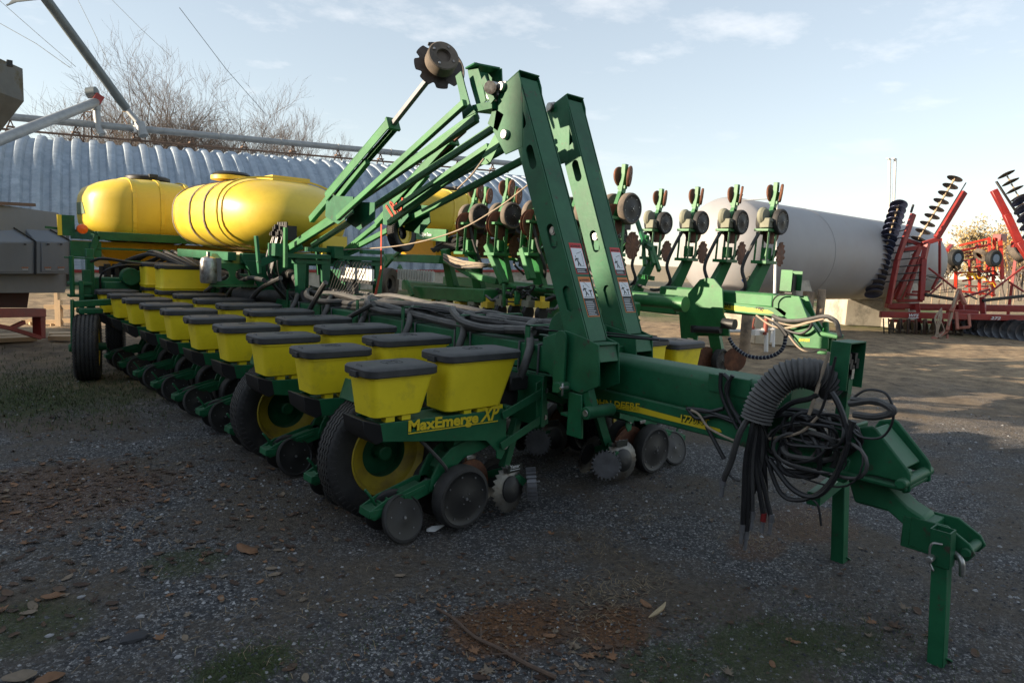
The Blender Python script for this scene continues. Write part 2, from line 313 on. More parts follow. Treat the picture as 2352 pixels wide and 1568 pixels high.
def ground():
    mb = MB(); xs = []; 
    R = [0.6*1.02**i for i in range(400)]; R = [r for r in R if r < 420]+[600, 1500, 2500]; n = 640
    V = []; Fs = []
    a0, a1 = math.radians(-15), math.radians(110)      # dense fan where the photo looks
    for r in R:
        for k in range(n+1):
            a = a0+(a1-a0)*k/n; x = r*math.cos(a); y = r*math.sin(a); V.append((x, y, gz(x, y)))
    for i in range(len(R)-1):
        for k in range(n): Fs.append((i*(n+1)+k, i*(n+1)+k+1, (i+1)*(n+1)+k+1, (i+1)*(n+1)+k))
    mb.add(V, Fs)
    # the rest of the circle, coarse
    V = []; Fs = []; m = 60
    for r in [0.6, 2, 6, 20, 60, 420, 2500]:
        for k in range(m+1):
            a = a1+(2*PI-(a1-a0))*k/m; x = r*math.cos(a); y = r*math.sin(a); V.append((x, y, gz(x, y)))
    for i in range(6):
        for k in range(m): Fs.append((i*(m+1)+k, i*(m+1)+k+1, (i+1)*(m+1)+k+1, (i+1)*(m+1)+k))
    mb.add(V, Fs)
    V = [(0.6*math.cos(2*PI*k/24), 0.6*math.sin(2*PI*k/24), -.012) for k in range(24)]
    mb.add(V, [tuple(range(24))])
    o = mb.build('ground', ground_mat(), ang=80); tag(o, kind='structure'); return o
ground()
# ================================================================== the near planter
PX = 3.60                                             # its centre line
planter = thing('planter', (PX, 5.0, 0), 'green row-crop planter with yellow hoppers and tongue folded for transport, nearest the camera', 'planter')
U0 = Vector((2.5, 3.43, 0))                           # origin of one row unit

def hopper_mb(x0, x1, xb0, xb1, y0, y1, zt, zb, notch=False):
    mb = MB(); r = .045; rings = []
    for t in (0, .04, .5, .93, 1):
        z = zb+(zt-zb)*t; s_ = min(1, t)
        a = xb0+(x0-xb0)*s_; b = xb1+(x1-xb1)*s_; iy = .022*(1-s_); e = .018 if t == 0 else 0
        rings.append(rrect((a+b)/2, (y0+y1)/2, z, b-a-2*e, y1-y0-2*iy-2*e, r))
    mb.loft(rings)
    mb.loft([rrect((x0+x1)/2, (y0+y1)/2, zt-.02+d, x1-x0+.014, y1-y0+.014, r+.004) for d in (0, .018)])
    # feet and the clamp below
    mb.box(((xb0+xb1)/2-.05, y0+.06, zb-.012), (.06, .05, .03)); mb.box(((xb0+xb1)/2+.06, y0+.06, zb-.012), (.06, .05, .03))
    if notch: mb.box((xb1-.05, (y0+y1)/2, zb-.02), (.16, .2, .05))
    return mb
def lid_mb(x0, x1, y0, y1, z):
    mb = MB(); cx = (x0+x1)/2; cy = (y0+y1)/2; lx = x1-x0; ly = y1-y0; r = .07
    mb.loft([rrect(cx, cy, z, lx-.01, ly-.01, r, 6), rrect(cx, cy, z+.006, lx, ly, r, 6), rrect(cx, cy, z+.042, lx, ly, r, 6),
             rrect(cx, cy, z+.052, lx-.022, ly-.022, r-.01, 6), rrect(cx, cy, z+.058, lx-.12, ly-.10, .05, 6), rrect(cx, cy, z+.061, lx*.5, ly*.45, .04, 6)])
    # latch tab on the rear edge
    mb.prism([(x0-.014, cy-.035, z-.004), (x0-.014, cy+.035, z-.004), (x0+.03, cy+.03, z+.058), (x0+.03, cy-.03, z+.058)], (0, 0, .006))
    mb.box((x0-.004, cy, z+.012), (.02, .075, .035))
    # raised outline of a leaping deer inside a rounded frame
    e = [p for p in rrect(cx, cy, z+.0615, .125, .085, .02, 3)]; e.append(e[0])
    mb.tube(e, .0022, 5)
    D = [(-.045, -.012), (-.03, .006), (-.005, .010), (.012, .012), (.024, .026), (.034, .022), (.028, .012), (.022, .0), (.034, -.014)]
    mb.tube([(cx+a, cy+b, z+.0615) for a, b in D], .0028, 5); mb.tube([(cx+.026, cy+.026, z+.0615), (cx+.018, cy+.036, z+.0615)], .002, 4)
    mb.tube([(cx-.028, cy+.004, z+.0615), (cx-.046, cy-.028, z+.0615)], .0025, 4)
    return mb
def disc_bolts(mb, o, ax, R, n, s=.006, h=.005):
    o = Vector(o); ax = Vector(ax).normalized(); u = ax.orthogonal().normalized(); b = ax.cross(u)
    for k in range(n):
        a = 2*PI*k/n+.2; c = o+(u*math.cos(a)+b*math.sin(a))*R; mb.cyl(c, c+ax*h, s, 6)
def gauge_mb(c, sgn, r=.205, w_=.105):
    """semi-pneumatic gauge wheel: rubber tyre, pressed disc sides, bolts"""
    mb = MB(); ax = Vector((0, sgn, 0)); c = Vector(c)
    mb.lathe([(r*.80, -w_/2), (r*.93, -w_*.5), (r*.99, -w_*.34), (r, 0), (r*.985, w_*.3), (r*.93, w_*.47), (r*.84, w_*.5)], c, ax, 40, (True, False))
    mb.mat(1).lathe([(r*.84, w_*.5), (r*.80, w_*.44), (r*.62, w_*.38), (r*.30, w_*.5), (r*.12, w_*.56), (.02, w_*.57)], c, ax, 40, (False, True))
    mb.mat(2); disc_bolts(mb, c+ax*w_*.41, ax, r*.70, 8); disc_bolts(mb, c+ax*w_*.55, ax, r*.17, 4, .004); mb.cyl(c+ax*w_*.56, c+ax*(w_*.56+.010), .010, 6)
    return mb
def closing_mb(c, ax, r=.152):
    mb = MB(); c = Vector(c); ax = Vector(ax)
    mb.lathe([(r*.9, -.022), (r*.985, -.012), (r, 0), (r*.98, .012), (r*.9, .018)], c, ax, 36, (True, False))
    mb.mat(1).lathe([(r*.9, .018), (r*.86, .012), (r*.5, .006), (r*.2, .016), (.02, .018)], c, ax, 36, (False, True))
    mb.mat(2); disc_bolts(mb, c+ax.normalized()*.008, ax, r*.62, 5, .005); mb.cyl(c+ax.normalized()*.016, c+ax.normalized()*.026, .010, 6)
    return mb
def arch_pts(P, y): return [(x, y, z) for x, z in P]

def make_unit():
    Y0, Y1 = 3.29, 3.57; YC = 3.43
    mb = MB()
    side = [(1.995,.772),(2.945,.742),(2.962,.70),(2.962,.455),(2.93,.405),(2.885,.42),(2.885,.47),(2.79,.555),(2.015,.662)]
    for y in (Y0, Y1-.010): mb.prism([(x, y, z) for x, z in side], (0, .010, 0))
    mb.box((2.5, YC, .74), (.9, .25, .012)); mb.box((2.93, YC, .6), (.05, .25, .2))
    mb.mat(1).prism([(1.90, 3.32, .795), (2.0, Y0-.002, .765), (2.018, Y0-.002, .665), (1.99, 3.32, .64), (1.92, 3.33, .70)], (0, .24, 0))
    mb.mat(2)
    for x, z in ((2.935, .712), (2.935, .505)):
        mb.cyl((x, Y0-.022, z), (x, Y1+.02, z), .019, 10); mb.cyl((x, Y0-.03, z), (x, Y0-.02, z), .028, 6)
    u = mb.build('row_unit', [GREEN, BLK, STEEL], planter, base=U0, bevel=.003)
    u.location = U0-BASE[planter.name]; BASE[u.name] = U0
    def sub(mb, name, m, **k): return mb.build(name, m, u, base=U0, **k)
    sub(hopper_mb(1.935, 2.375, 1.965, 2.30, 3.29, 3.575, 1.045, .79), 'rear_hopper', YELLOW)
    sub(lid_mb(1.905, 2.395, 3.262, 3.602, 1.035), 'rear_hopper_lid', LID)
    sub(hopper_mb(2.475, 3.045, 2.475, 2.925, 3.285, 3.575, 1.095, .765, True), 'front_hopper', YELLOW)
    sub(lid_mb(2.445, 3.075, 3.262, 3.602, 1.085), 'front_hopper_lid', LID)
    gz_ = .218
    sub(gauge_mb((2.60, 3.295, gz_), -1), 'gauge_wheel', [RUB, BLK, mat_td])
    sub(gauge_mb((2.62, 3.565, gz_), 1), 'gauge_wheel', [RUB, BLK, mat_td])
    od = MB()
    for y, s_ in ((3.405, -1), (3.455, 1)): od.lathe([(.188, -.003), (.19, 0), (.188, .003)], (2.75, y, .215), (.08*0+.12, s_, 0), 40)
    sub(od, 'opener_disc', RUST)
    for s_ in (-1, 1):
        c = (2.20, YC+s_*.085, .15)
        sub(closing_mb(c, (.12, s_*.93, .32)), 'closing_wheel', [RUB, BLK, mat_td])
    # closing wheel arm: slotted casting reaching back from the shank
    ca = MB()
    for s_ in (-1, 1):
        y = YC+s_*.055
        ca.prism([(2.47, y, .335), (2.49, y, .285), (2.44, y, .255), (2.02, y, .16), (1.985, y, .185), (1.99, y, .225), (2.10, y, .275), (2.38, y, .345)], (0, .012, 0))
    ca.box((2.05, YC, .205), (.13, .12, .05)); ca.box((2.30, YC, .285), (.16, .12, .03), Matrix.Rotation(-.22, 3, 'Y'))
    for k in range(3): ca.box((2.05+.05*k, YC, .225+.012*k), (.012, .11, .018))
    ca.mat(1).cyl((2.455, YC-.085, .30), (2.455, YC+.085, .30), .022, 12); ca.cyl((2.455, YC-.095, .30), (2.455, YC-.08, .30), .034, 6)
    ca.mat(2).tube([(2.06, YC-.0, .23), (2.02, YC, .30), (1.985, YC, .345)], .010, 6)
    sub(ca, 'closing_wheel_arm', [GREEN, STEEL, GREEN], bevel=.003)
    # shank: arch-shaped casting from the frame to the closing arm
    sh = MB()
    A_ = [(2.40,.27),(2.42,.36),(2.47,.455),(2.56,.525),(2.68,.56),(2.90,.58),(2.90,.50),(2.80,.47),(2.66,.44),(2.58,.385),(2.53,.31),(2.50,.27)]
    for y in (YC-.075, YC+.055): sh.prism(arch_pts(A_, y), (0, .02, 0))
    sh.box((2.74, YC, .53), (.30, .12, .07)); sh.box((2.55, YC, .42), (.08, .12, .12), Matrix.Rotation(.6, 3, 'Y'))
    sh.cyl((2.55, 3.33, .355), (2.55, 3.53, .355), .045, 14); sh.bar((2.55, 3.335, .355), (2.61, 3.335, .225), .03, .06)
    sh.bar((2.55, 3.525, .355), (2.61, 3.525, .225), .03, .06)
    sh.mat(1).box((2.70, 3.325, .452), (.075, .012, .028)); sh.cyl((2.55, 3.30, .355), (2.55, 3.33, .355), .02, 6)
    sub(sh, 'shank', [GREEN, STEEL], bevel=.004)
    # seed meter with vacuum dome ahead of the front hopper
    sm = MB()
    sm.lathe([(.13, -.05), (.145, -.03), (.145, .02), (.12, .045), (.05, .055)], (3.02, YC, .80), (0, -1, 0), 26)
    sm.box((3.10, YC, .90), (.17, .2, .1)); sm.mat(1).tube(spline([(2.75, YC, .68), (2.72, YC, .5), (2.69, YC, .36), (2.64, YC, .22)], 4), .025, 8)
    sub(sm, 'seed_meter', [BLK, BLK], bevel=.01)
    # parallel arms to the toolbar plate
    for z0, z1 in ((.712, .845), (.505, .655)):
        pa = MB()
        for y in (3.265, 3.575): pa.bar((2.90, y, z0), (3.29, y, z1), .012, .055)
        pa.bar((2.99, 3.30, (z0*.75+z1*.25)), (2.99, 3.56, (z0*.75+z1*.25)), .05, .03)
        sub(pa, 'parallel_arm', GREEN, bevel=.003)
    hp = MB(); hp.box((3.265, YC, .77), (.04, .36, .36)); hp.box((3.30, YC, .93), (.08, .30, .06))
    for y in (3.27, 3.58): hp.prism([(3.29, y, .93), (3.34, y, .60), (3.22, y, .58), (3.20, y, .90)], (0, .012, 0))
    hp.mat(1)
    for y in (3.27, 3.60):
        for z in (.845, .655): hp.cyl((3.285, y-.02, z), (3.285, y, z), .022, 6)
    sub(hp, 'head_plate', [GREEN, STEEL], bevel=.003)
    # residue cleaner: two angled toothed wheels on a bracket with a treader drum beside them
    for s_, X_ in ((-1, 3.0), (1, 3.10)):
        rc = MB(); n = 24; ax = Vector((.16, s_*.95, .14)).normalized(); c = Vector((X_, YC+s_*.12-.02, .19)); uu = ax.orthogonal().normalized(); bb = ax.cross(uu)
        V = []; Fs = []
        for k in range(n*2):
            a = PI*k/n; r_ = .162 if k % 2 == 0 else .152
            for rr_, tt in ((.085, .022), (.12, .016-.006*(k % 2)), (r_, -.010+.020*(k % 2))): V.append(c+(uu*math.cos(a)+bb*math.sin(a))*rr_+ax*tt)
        m_ = n*2
        for k in range(m_):
            j = (k+1) % m_
            for q_ in (0, 1): Fs.append((k*3+q_, j*3+q_, j*3+q_+1, k*3+q_+1))
        rc.add(V, Fs); rc.add([p+ax*.005 for p in V], [f[::-1] for f in Fs])
        rc.mat(1).lathe([(.09, .015), (.09, .035), (.05, .06), (.02, .062)], c, ax, 20)
        sub(rc, 'residue_wheel', [BRIGHT, BLK])
    td = MB(); c = Vector((3.20, 3.27, .19)); ax = Vector((.72, -.62, .10)).normalized(); uu = ax.orthogonal().normalized(); bb = ax.cross(uu)
    td.lathe([(.075, -.03), (.098, -.03), (.102, .03), (.085, .034), (.02, .02)], c, ax, 26)
    for k in range(22):
        a = 2*PI*k/22; d_ = uu*math.cos(a)+bb*math.sin(a); td.bar(c+d_*.102-ax*.032, c+d_*.104+ax*.036, .011, .024, d_)
    sub(td, 'treader_wheel', mat_td)
    cb = MB(); cb.bar((3.18, YC, .62), (3.05, YC-.03, .30), .05, .07); cb.bar((3.05, YC-.08, .30), (3.16, 3.30, .20), .04, .05); cb.bar((3.05, YC-.08, .30), (3.02, YC+.1, .22), .04, .05)
    cb.cyl((3.07, 3.27, .24), (3.07, 3.34, .24), .035, 12)
    cb.mat(1).box((3.03, 3.262, .335), (.135, .006, .055), Matrix.Rotation(-.03, 3, 'Y'))
    sub(cb, 'cleaner_bracket', [GREEN, DECALB], bevel=.004)
    # down-pressure cable and vacuum hose
    hs = MB(); hs.tube(spline([(2.28, YC-.10, .64), (2.36, YC-.11, .56), (2.47, YC-.12, .44), (2.52, YC-.10, .37)], 5), .012, 7)
    sub(hs, 'cable', HOSE)
    vh = MB(); vh.tube(spline([(3.62, YC+.30, 1.24), (3.50, YC+.22, 1.27), (3.36, YC+.12, 1.235), (3.26, YC-.02, 1.15), (3.16, YC-.08, 1.02), (3.10, YC-.06, .86)], 8), .029, 10)
    sub(vh, 'vacuum_hose', HOSE)
    return u
mat_td = mat('dull_cast_steel', (.17,.17,.18), .5, metal=.5, var=.2, scale=20)

unit = make_unit()
kids = list(unit.children)
JR = random.Random(5)
def copy_unit(dy, mirror=False):
    c = unit.copy(); C.objects.link(c); b = BASE[planter.name]
    if mirror: c.location = Vector((2*PX-U0.x, U0.y+dy, 0))-b; c.scale = (-1, 1, 1)
    else: c.location = Vector((U0.x, U0.y+dy, 0))-b
    for k_ in kids:
        d = k_.copy(); C.objects.link(d); d.parent = c
        if 'lid' in k_.name: d.location = (JR.uniform(-.004, .004), JR.uniform(-.004, .004), JR.uniform(-.001, .003)); d.rotation_euler = (JR.uniform(-.003, .003), JR.uniform(-.004, .004), JR.uniform(-.015, .015))
    return c
S_ = .762
units = [unit]
for k in range(1, 10): units.append(copy_unit(S_*k))
for k in range(0, 10): units.append(copy_unit(S_*k, True))
# lettering on the near unit
L_ = MB(); a = AY('G', 1077, 730, 3.286); b = AY('G', 1490, 675, 3.286); d = b-a
textmesh(L_, 'MaxEmerge', a, (d.x, 0, d.z), (-d.z*.4, 0, 1), .092, .0015, 0, d.length, .040)
a2 = AY('G', 1500, 672, 3.286); b2 = AY('G', 1612, 655, 3.286); d2 = b2-a2
textmesh(L_, 'XP', a2, (d2.x, 0, d2.z), (-d2.z*.4, 0, 1), .125, .0015, .35, d2.length, .030)
a = AY('G', 1077, 744, 3.285); b = AY('G', 1605, 668, 3.285); L_.bar(a, b, .004, .006)
L_.build('lettering', DECALY, unit, base=U0)
L_ = MB(); textmesh(L_, 'Yetter', (2.985, 3.2585, .338), (1, 0, 0), (0, 0, 1), .034, .0, .1, .085, .012); L_.bar((2.985, 3.259, .326), (3.075, 3.259, .326), .001, .004); L_.build('sign_lettering', DECALW, unit, base=U0)
# taller extensions on the two hoppers nearest the tanks
for k in (8, 9):
    e = MB(); y = S_*k
    e.loft([rrect(2.76, 3.43+y, z, lx, ly, .045) for z, lx, ly in ((1.13, .60, .31), (1.17, .62, .33), (1.19, .60, .31), (1.42, .61, .32))])
    o = e.build('hopper_extension', YELLOW, units[k], base=U0+Vector((0, y, 0)))
    l = lid_mb(2.445, 3.075, 3.262+y, 3.602+y, 1.41); l.build('hopper_extension_lid', LID, units[k], base=U0+Vector((0, y, 0)))

# ------------------------------------------------------------------ transport tyres
def tyre_mb(c, ax, R, w_, rim):
    mb = MB(); c = Vector(c); h = w_/2
    P = [(R*rim*.98, -h*.72), (R*rim+.02, -h*.86), (R*.80, -h), (R*.90, -h*.98), (R*.965, -h*.86), (R*.99, -h*.74)]
    for t in (-.62, -.30, .02, .34, .64):
        P += [(R, h*(t-.13), .006), (R-.013, h*(t-.10), .006), (R-.013, h*(t-.03), .006), (R, h*t, .006)]
    P += [(R*.99, h*.74), (R*.965, h*.86), (R*.90, h*.98), (R*.80, h), (R*rim+.02, h*.86), (R*rim*.98, h*.72)]
    mb.lathe(P, c, ax, 120, (False, False))
    # shoulder lugs
    a = Vector(ax).normalized(); u = a.orthogonal().normalized(); b = a.cross(u)
    for s_ in (-1, 1):
        for k in range(60):
            an = 2*PI*k/60; d = u*math.cos(an)+b*math.sin(an); mb.bar(c+d*(R*.90)+a*s_*h*.985, c+d*(R*.975)+a*s_*h*.80, .016, .016, d)
    return mb
def rim_mb(c, ax, R, w_, deep=.5):
    """ax points to the side the photo sees: a bright flared ring round a deep dark centre"""
    mb = MB(); c = Vector(c); h = w_/2
    mb.lathe([(R*1.0, h*.70), (R*1.03, h*.88), (R*1.0, h*.93), (R*.96, h*.84), (R*.90, h*.55), (R*.62, h*.30), (R*.60, h*.22)], c, ax, 48, (False, False))
    mb.mat(1).lathe([(R*.60, h*.22), (R*.58, -h*deep), (R*.2, -h*deep), (R*.18, -h*deep*.2), (.02, -h*deep*.2)], c, ax, 48, (False, True))
    mb.mat(0).lathe([(R*1.0, -h*.7), (R*1.03, -h*.88), (R*.95, -h*.7), (R*.58, -h*deep)], c, ax, 48, (False, False))
    return mb
for y in (3.81, 5.335):
    for mir in (1, -1):
        X_ = 2.33 if mir == 1 else 2*PX-2.33
        c = (X_, y, .425)
        t = tyre_mb(c, (0, -1, 0), .43, .20, .60); o = t.build('transport_tyre', RUB, planter, ang=30)
        r = rim_mb(c, (0, -1, 0), .43*.62, .20); r.build('rim', [RIMY, GREEN], o, ang=40)
        fd = MB(); fd.prism([(X_-.25*mir, y-.13, .80), (X_-.21*mir, y-.13, .92), (X_-.20*mir, y-.13, .92), (X_-.235*mir, y-.13, .79)], (0, .26, 0))
        fd.bar((X_-.21*mir, y, .85), (X_+.3*mir, y, .80), .08, .05); fd.build('scraper_bracket', GREEN, planter)
        ar = MB(); ar.bar((X_, y+.15, .43), (3.3 if mir == 1 else 3.9, y+.15, 1.0), .07, .14); ar.cyl((X_, y-.05, .425), (X_, y+.16, .425), .05, 12); ar.build('wheel_arm', GREEN, planter, bevel=.008)
# ------------------------------------------------------------------ toolbars
for sx in (-1, 1):
    x = PX+sx*.235
    mb = MB(); mb.box((x, 6.9, 1.06), (.18, 7.7, .18)); mb.box((x, 6.9, .955), (.20, 7.7, .015)); mb.build('wing_toolbar', GREEN, planter, bevel=.02, seg=2)
    for k in range(9):
        y = 3.45+.80*k; hb = MB(); xo = x+sx*.098
        hb.box((xo, y, 1.16), (.008, .045, .24)); hb.box((x-sx*.03, y, 1.276), (.264, .045, .008)); hb.box((x-sx*.158, y, 1.215), (.008, .045, .13))
        hb.build('hose_guide', GREEN, planter)
for sx in (-1, 1):
    x = PX+sx*.235
    for k in range(10):
        for dy in (-.10, .10):
            y = 3.43+.762*k; ub = MB(); ub.tube([(x+sx*.10, y+dy, .94), (x+sx*.10, y+dy, 1.157), (x-sx*.085, y+dy, 1.157)], .009, 6); ub.cyl((x+sx*.10, y+dy, .925), (x+sx*.10, y+dy, .95), .018, 6)
            ub.build('u_bolt', mat_td, planter)
ct = MB(); ct.box((PX, 7.2, .95), (.24, 8.4, .26)); ct.build('centre_frame', GREEN, planter, bevel=.02)
# hoses lying in the trough between the toolbars
rnd = random.Random(3)
for i in range(6):
    x = PX-.22+.085*i; z = 1.19+rnd.random()*.05; P_ = []
    y = 3.15+rnd.random()*.6
    while y < 10.2:
        P_.append((x+rnd.uniform(-.10, .10), y, z+rnd.uniform(-.01, .06))); y += rnd.uniform(.45, .8)
    m = MB(); m.tube(spline(P_, 6), rnd.choice((.026, .030, .030, .034)), 8); m.build('hose', HOSE, planter)
for i, y in enumerate((4.2, 5.6, 6.9)):                        # loose loops
    m = MB(); P_ = [(PX+.2, y+.8, 1.24), (PX-.02, y+.55, 1.28), (PX-.26, y+.2, 1.27), (PX-.38, y-.1, 1.23), (PX-.34, y-.4, 1.21), (PX-.1, y-.55, 1.22), (PX+.15, y-.9, 1.22)]
    m.tube(spline(P_, 8), .030, 8); m.build('hose', HOSE, planter)
for i in range(8):
    m = MB(); y = 3.3+i*.8; P_ = [(PX+rnd.uniform(-.3, .3), y+rnd.uniform(0, 1.5)-k*.25, 1.25+rnd.uniform(-.02, .04)) for k in range(6)]
    m.tube(spline(P_, 6), .006, 5); m.build('wire', CABLE, planter)
# ------------------------------------------------------------------ row marker masts standing at the front
def slot_plate(mb, o, du, dv, Lu, Wv, slots, th):
    """plate in plane (du along, dv across) with rounded slots [(u0,u1,v0,v1)], thickness th"""
    o = Vector(o); du = Vector(du).normalized(); dv = Vector(dv).normalized(); nn = du.cross(dv).normalized()*th
    def P(u, v): return o+du*u+dv*v
    cuts = [0]
    def quad(u0, u1): mb.prism([P(u0, 0), P(u1, 0), P(u1, Wv), P(u0, Wv)], nn)
    u = 0
    for (u0, u1, v0, v1) in sorted(slots):
        quad(u, u0); r = (v1-v0)/2; vc = (v0+v1)/2; k = 7
        lo = [P(u0, vc)]+[P(u0+r-r*math.cos(a), vc-r*math.sin(a)) for a in [PI/2*i/k for i in range(1, k+1)]]
        lo += [P(u1-r+r*math.sin(a), vc-r*math.cos(a)) for a in [PI/2*i/k for i in range(0, k+1)]]
        mb.prism(lo+[P(u1, 0), P(u0, 0)], nn)
        hi = [P(u0, vc)]+[P(u0+r-r*math.cos(a), vc+r*math.sin(a)) for a in [PI/2*i/k for i in range(1, k+1)]]
        hi += [P(u1-r+r*math.sin(a), vc+r*math.cos(a)) for a in [PI/2*i/k for i in range(0, k+1)]]
        mb.prism(hi+[P(u1, Wv), P(u0, Wv)], nn)
        u = u1
    quad(u, Lu)
def mast(xl, bot, top, sgn):
    b = Vector((xl, bot.y, bot.z)); t = Vector((xl, top.y, top.z)); d = (t-b); Ln = d.length; d.normalize()
    nb = Vector((0, d.z, -d.y))            # across, towards the back of the mast
    W = .175; D = .17; ex = Vector((1, 0, 0)); mb = MB()
    fr = [f*Ln for f in (.165, .395, .70, .86)]
    sl = [(f-.085, f+.085, .04, .105) for f in fr]
    slot_plate(mb, b, d, nb, Ln, D, sl, .008)
    slot_plate(mb, b+ex*W, d, nb, Ln, D, sl[1:], -.008)
    mb.prism([b+ex*.0081-nb*.0, b+ex*(W-.0081), b+ex*(W-.0081)+d*Ln, b+ex*.0081+d*Ln], nb*.009)
    mb.prism([b+ex*.0081+nb*(D-.009), b+ex*(W-.0081)+nb*(D-.009), b+ex*(W-.0081)+nb*(D-.009)+d*Ln, b+ex*.0081+nb*(D-.009)+d*Ln], nb*.008)
    m = mb.build('marker_mast', GREEN, planter, bevel=.006, ang=30)
    # closed slot low down and the pin seen in the second one
    k = MB(); c = b+d*fr[0]; k.box(c+nb*.07+ex*.02, (.02, .12, .2), Matrix.Rotation(-math.atan2(d.y, d.z), 3, 'X')); k.build('slot_cover', GREEN, planter)
    k = MB(); c = b+d*(fr[1]+.04)+nb*.075; k.cyl(c+ex*.01, c+ex*.05, .028, 16); k.mat(1).cyl(c+ex*.005, c+ex*.012, .018, 12)
    k.mat(2).box(c-d*.07+ex*.03, (.05, .05, .07)); k.build('pin', [STEEL, STEEL, GREEN], planter)
    # warning stickers on the front face
    M_ = b-nb*.0012
    def F(u, v, e=0): return M_+d*u+ex*v-nb*e
    for (u0, h, colr, word, dark) in ((.45, .215, DECALR, 'DANGER', .035), (.16, .27, DECALO, 'WARNING', .12)):
        s = MB(); wd = .115; v0 = W-.125
        s.add([F(u0, v0), F(u0, v0+wd), F(u0+h, v0+wd), F(u0+h, v0)], [(0, 1, 2, 3)])
        s.mat(1).add([F(u0+.005+dark, v0+.005, .0006), F(u0+.005+dark, v0+wd-.005, .0006), F(u0+h-.036, v0+wd-.005, .0006), F(u0+h-.036, v0+.005, .0006)], [(0, 1, 2, 3)])
        s.mat(2).add([F(u0+.005, v0+.005, .0006), F(u0+.005, v0+wd-.005, .0006), F(u0+.005+dark, v0+wd-.005, .0006), F(u0+.005+dark, v0+.005, .0006)], [(0, 1, 2, 3)])
        # falling figure, bar and swinging arc
        def ln(p, q, w_=.004): 
            P0 = F(u0+p[1], v0+p[0], .0012); Q0 = F(u0+q[1], v0+q[0], .0012); dd = (Q0-P0).normalized().cross(nb)*w_; s.add([P0-dd, P0+dd, Q0+dd, Q0-dd], [(0, 1, 2, 3)])
        y_ = dark+.02
        for p, q in (((.03, y_+.055), (.045, y_+.025)), ((.045, y_+.025), (.035, y_)), ((.045, y_+.025), (.062, y_+.004)), ((.03, y_+.05), (.052, y_+.048)), ((.03, y_+.05), (.018, y_+.035))): ln(p, q)
        ln((.027, y_+.066), (.033, y_+.066), .005)
        ln((.035, y_+.10), (.085, y_+.055), .0012) if word == 'WARNING' else ln((.045, y_+.085), (.095, y_+.10), .0015)
        if word == 'WARNING': ln((.085, y_), (.085, y_+.035), .004); ln((.07, y_+.036), (.1, y_+.036), .004); ln((.015, y_-.006), (.1, y_-.006), .0015)
        else: ln((.09, y_), (.095, y_+.09), .001); ln((.05, y_), (.09, y_), .001); ln((.05, y_), (.052, y_+.06), .001)
        textmesh(s, word, F(u0+h-.029, v0+.026, .0012), ex, d, .023, 0, 0, .078, .015)
        s.add([F(u0+h-.03, v0+.008, .0012), F(u0+h-.03, v0+.024, .0012), F(u0+h-.011, v0+.016, .0012)], [(0, 1, 2)])
        s.mat(3)
        for r_ in range(2 if dark < .1 else 8):
            s.add([F(u0+.012+.0125*r_, v0+.012, .0012), F(u0+.012+.0125*r_, v0+.012+rnd.uniform(.05, .088), .0012), F(u0+.0155+.0125*r_, v0+.012+.07, .0012), F(u0+.0155+.0125*r_, v0+.012, .0012)], [(0, 1, 2, 3)])
        s.mat(2)
        s.build('warning_sticker', [colr, DECALW, DECALB, DECALW], m)
    return b, d, nb, Ln, m
mL = mast(3.17, AX('J', 590, 262, 3.17), AX('N6', 1262, 505, 3.17), -1)
mR = mast(3.86, AX('J', 880, 205, 3.86), AX('N6', 1808, 762, 3.86), 1)
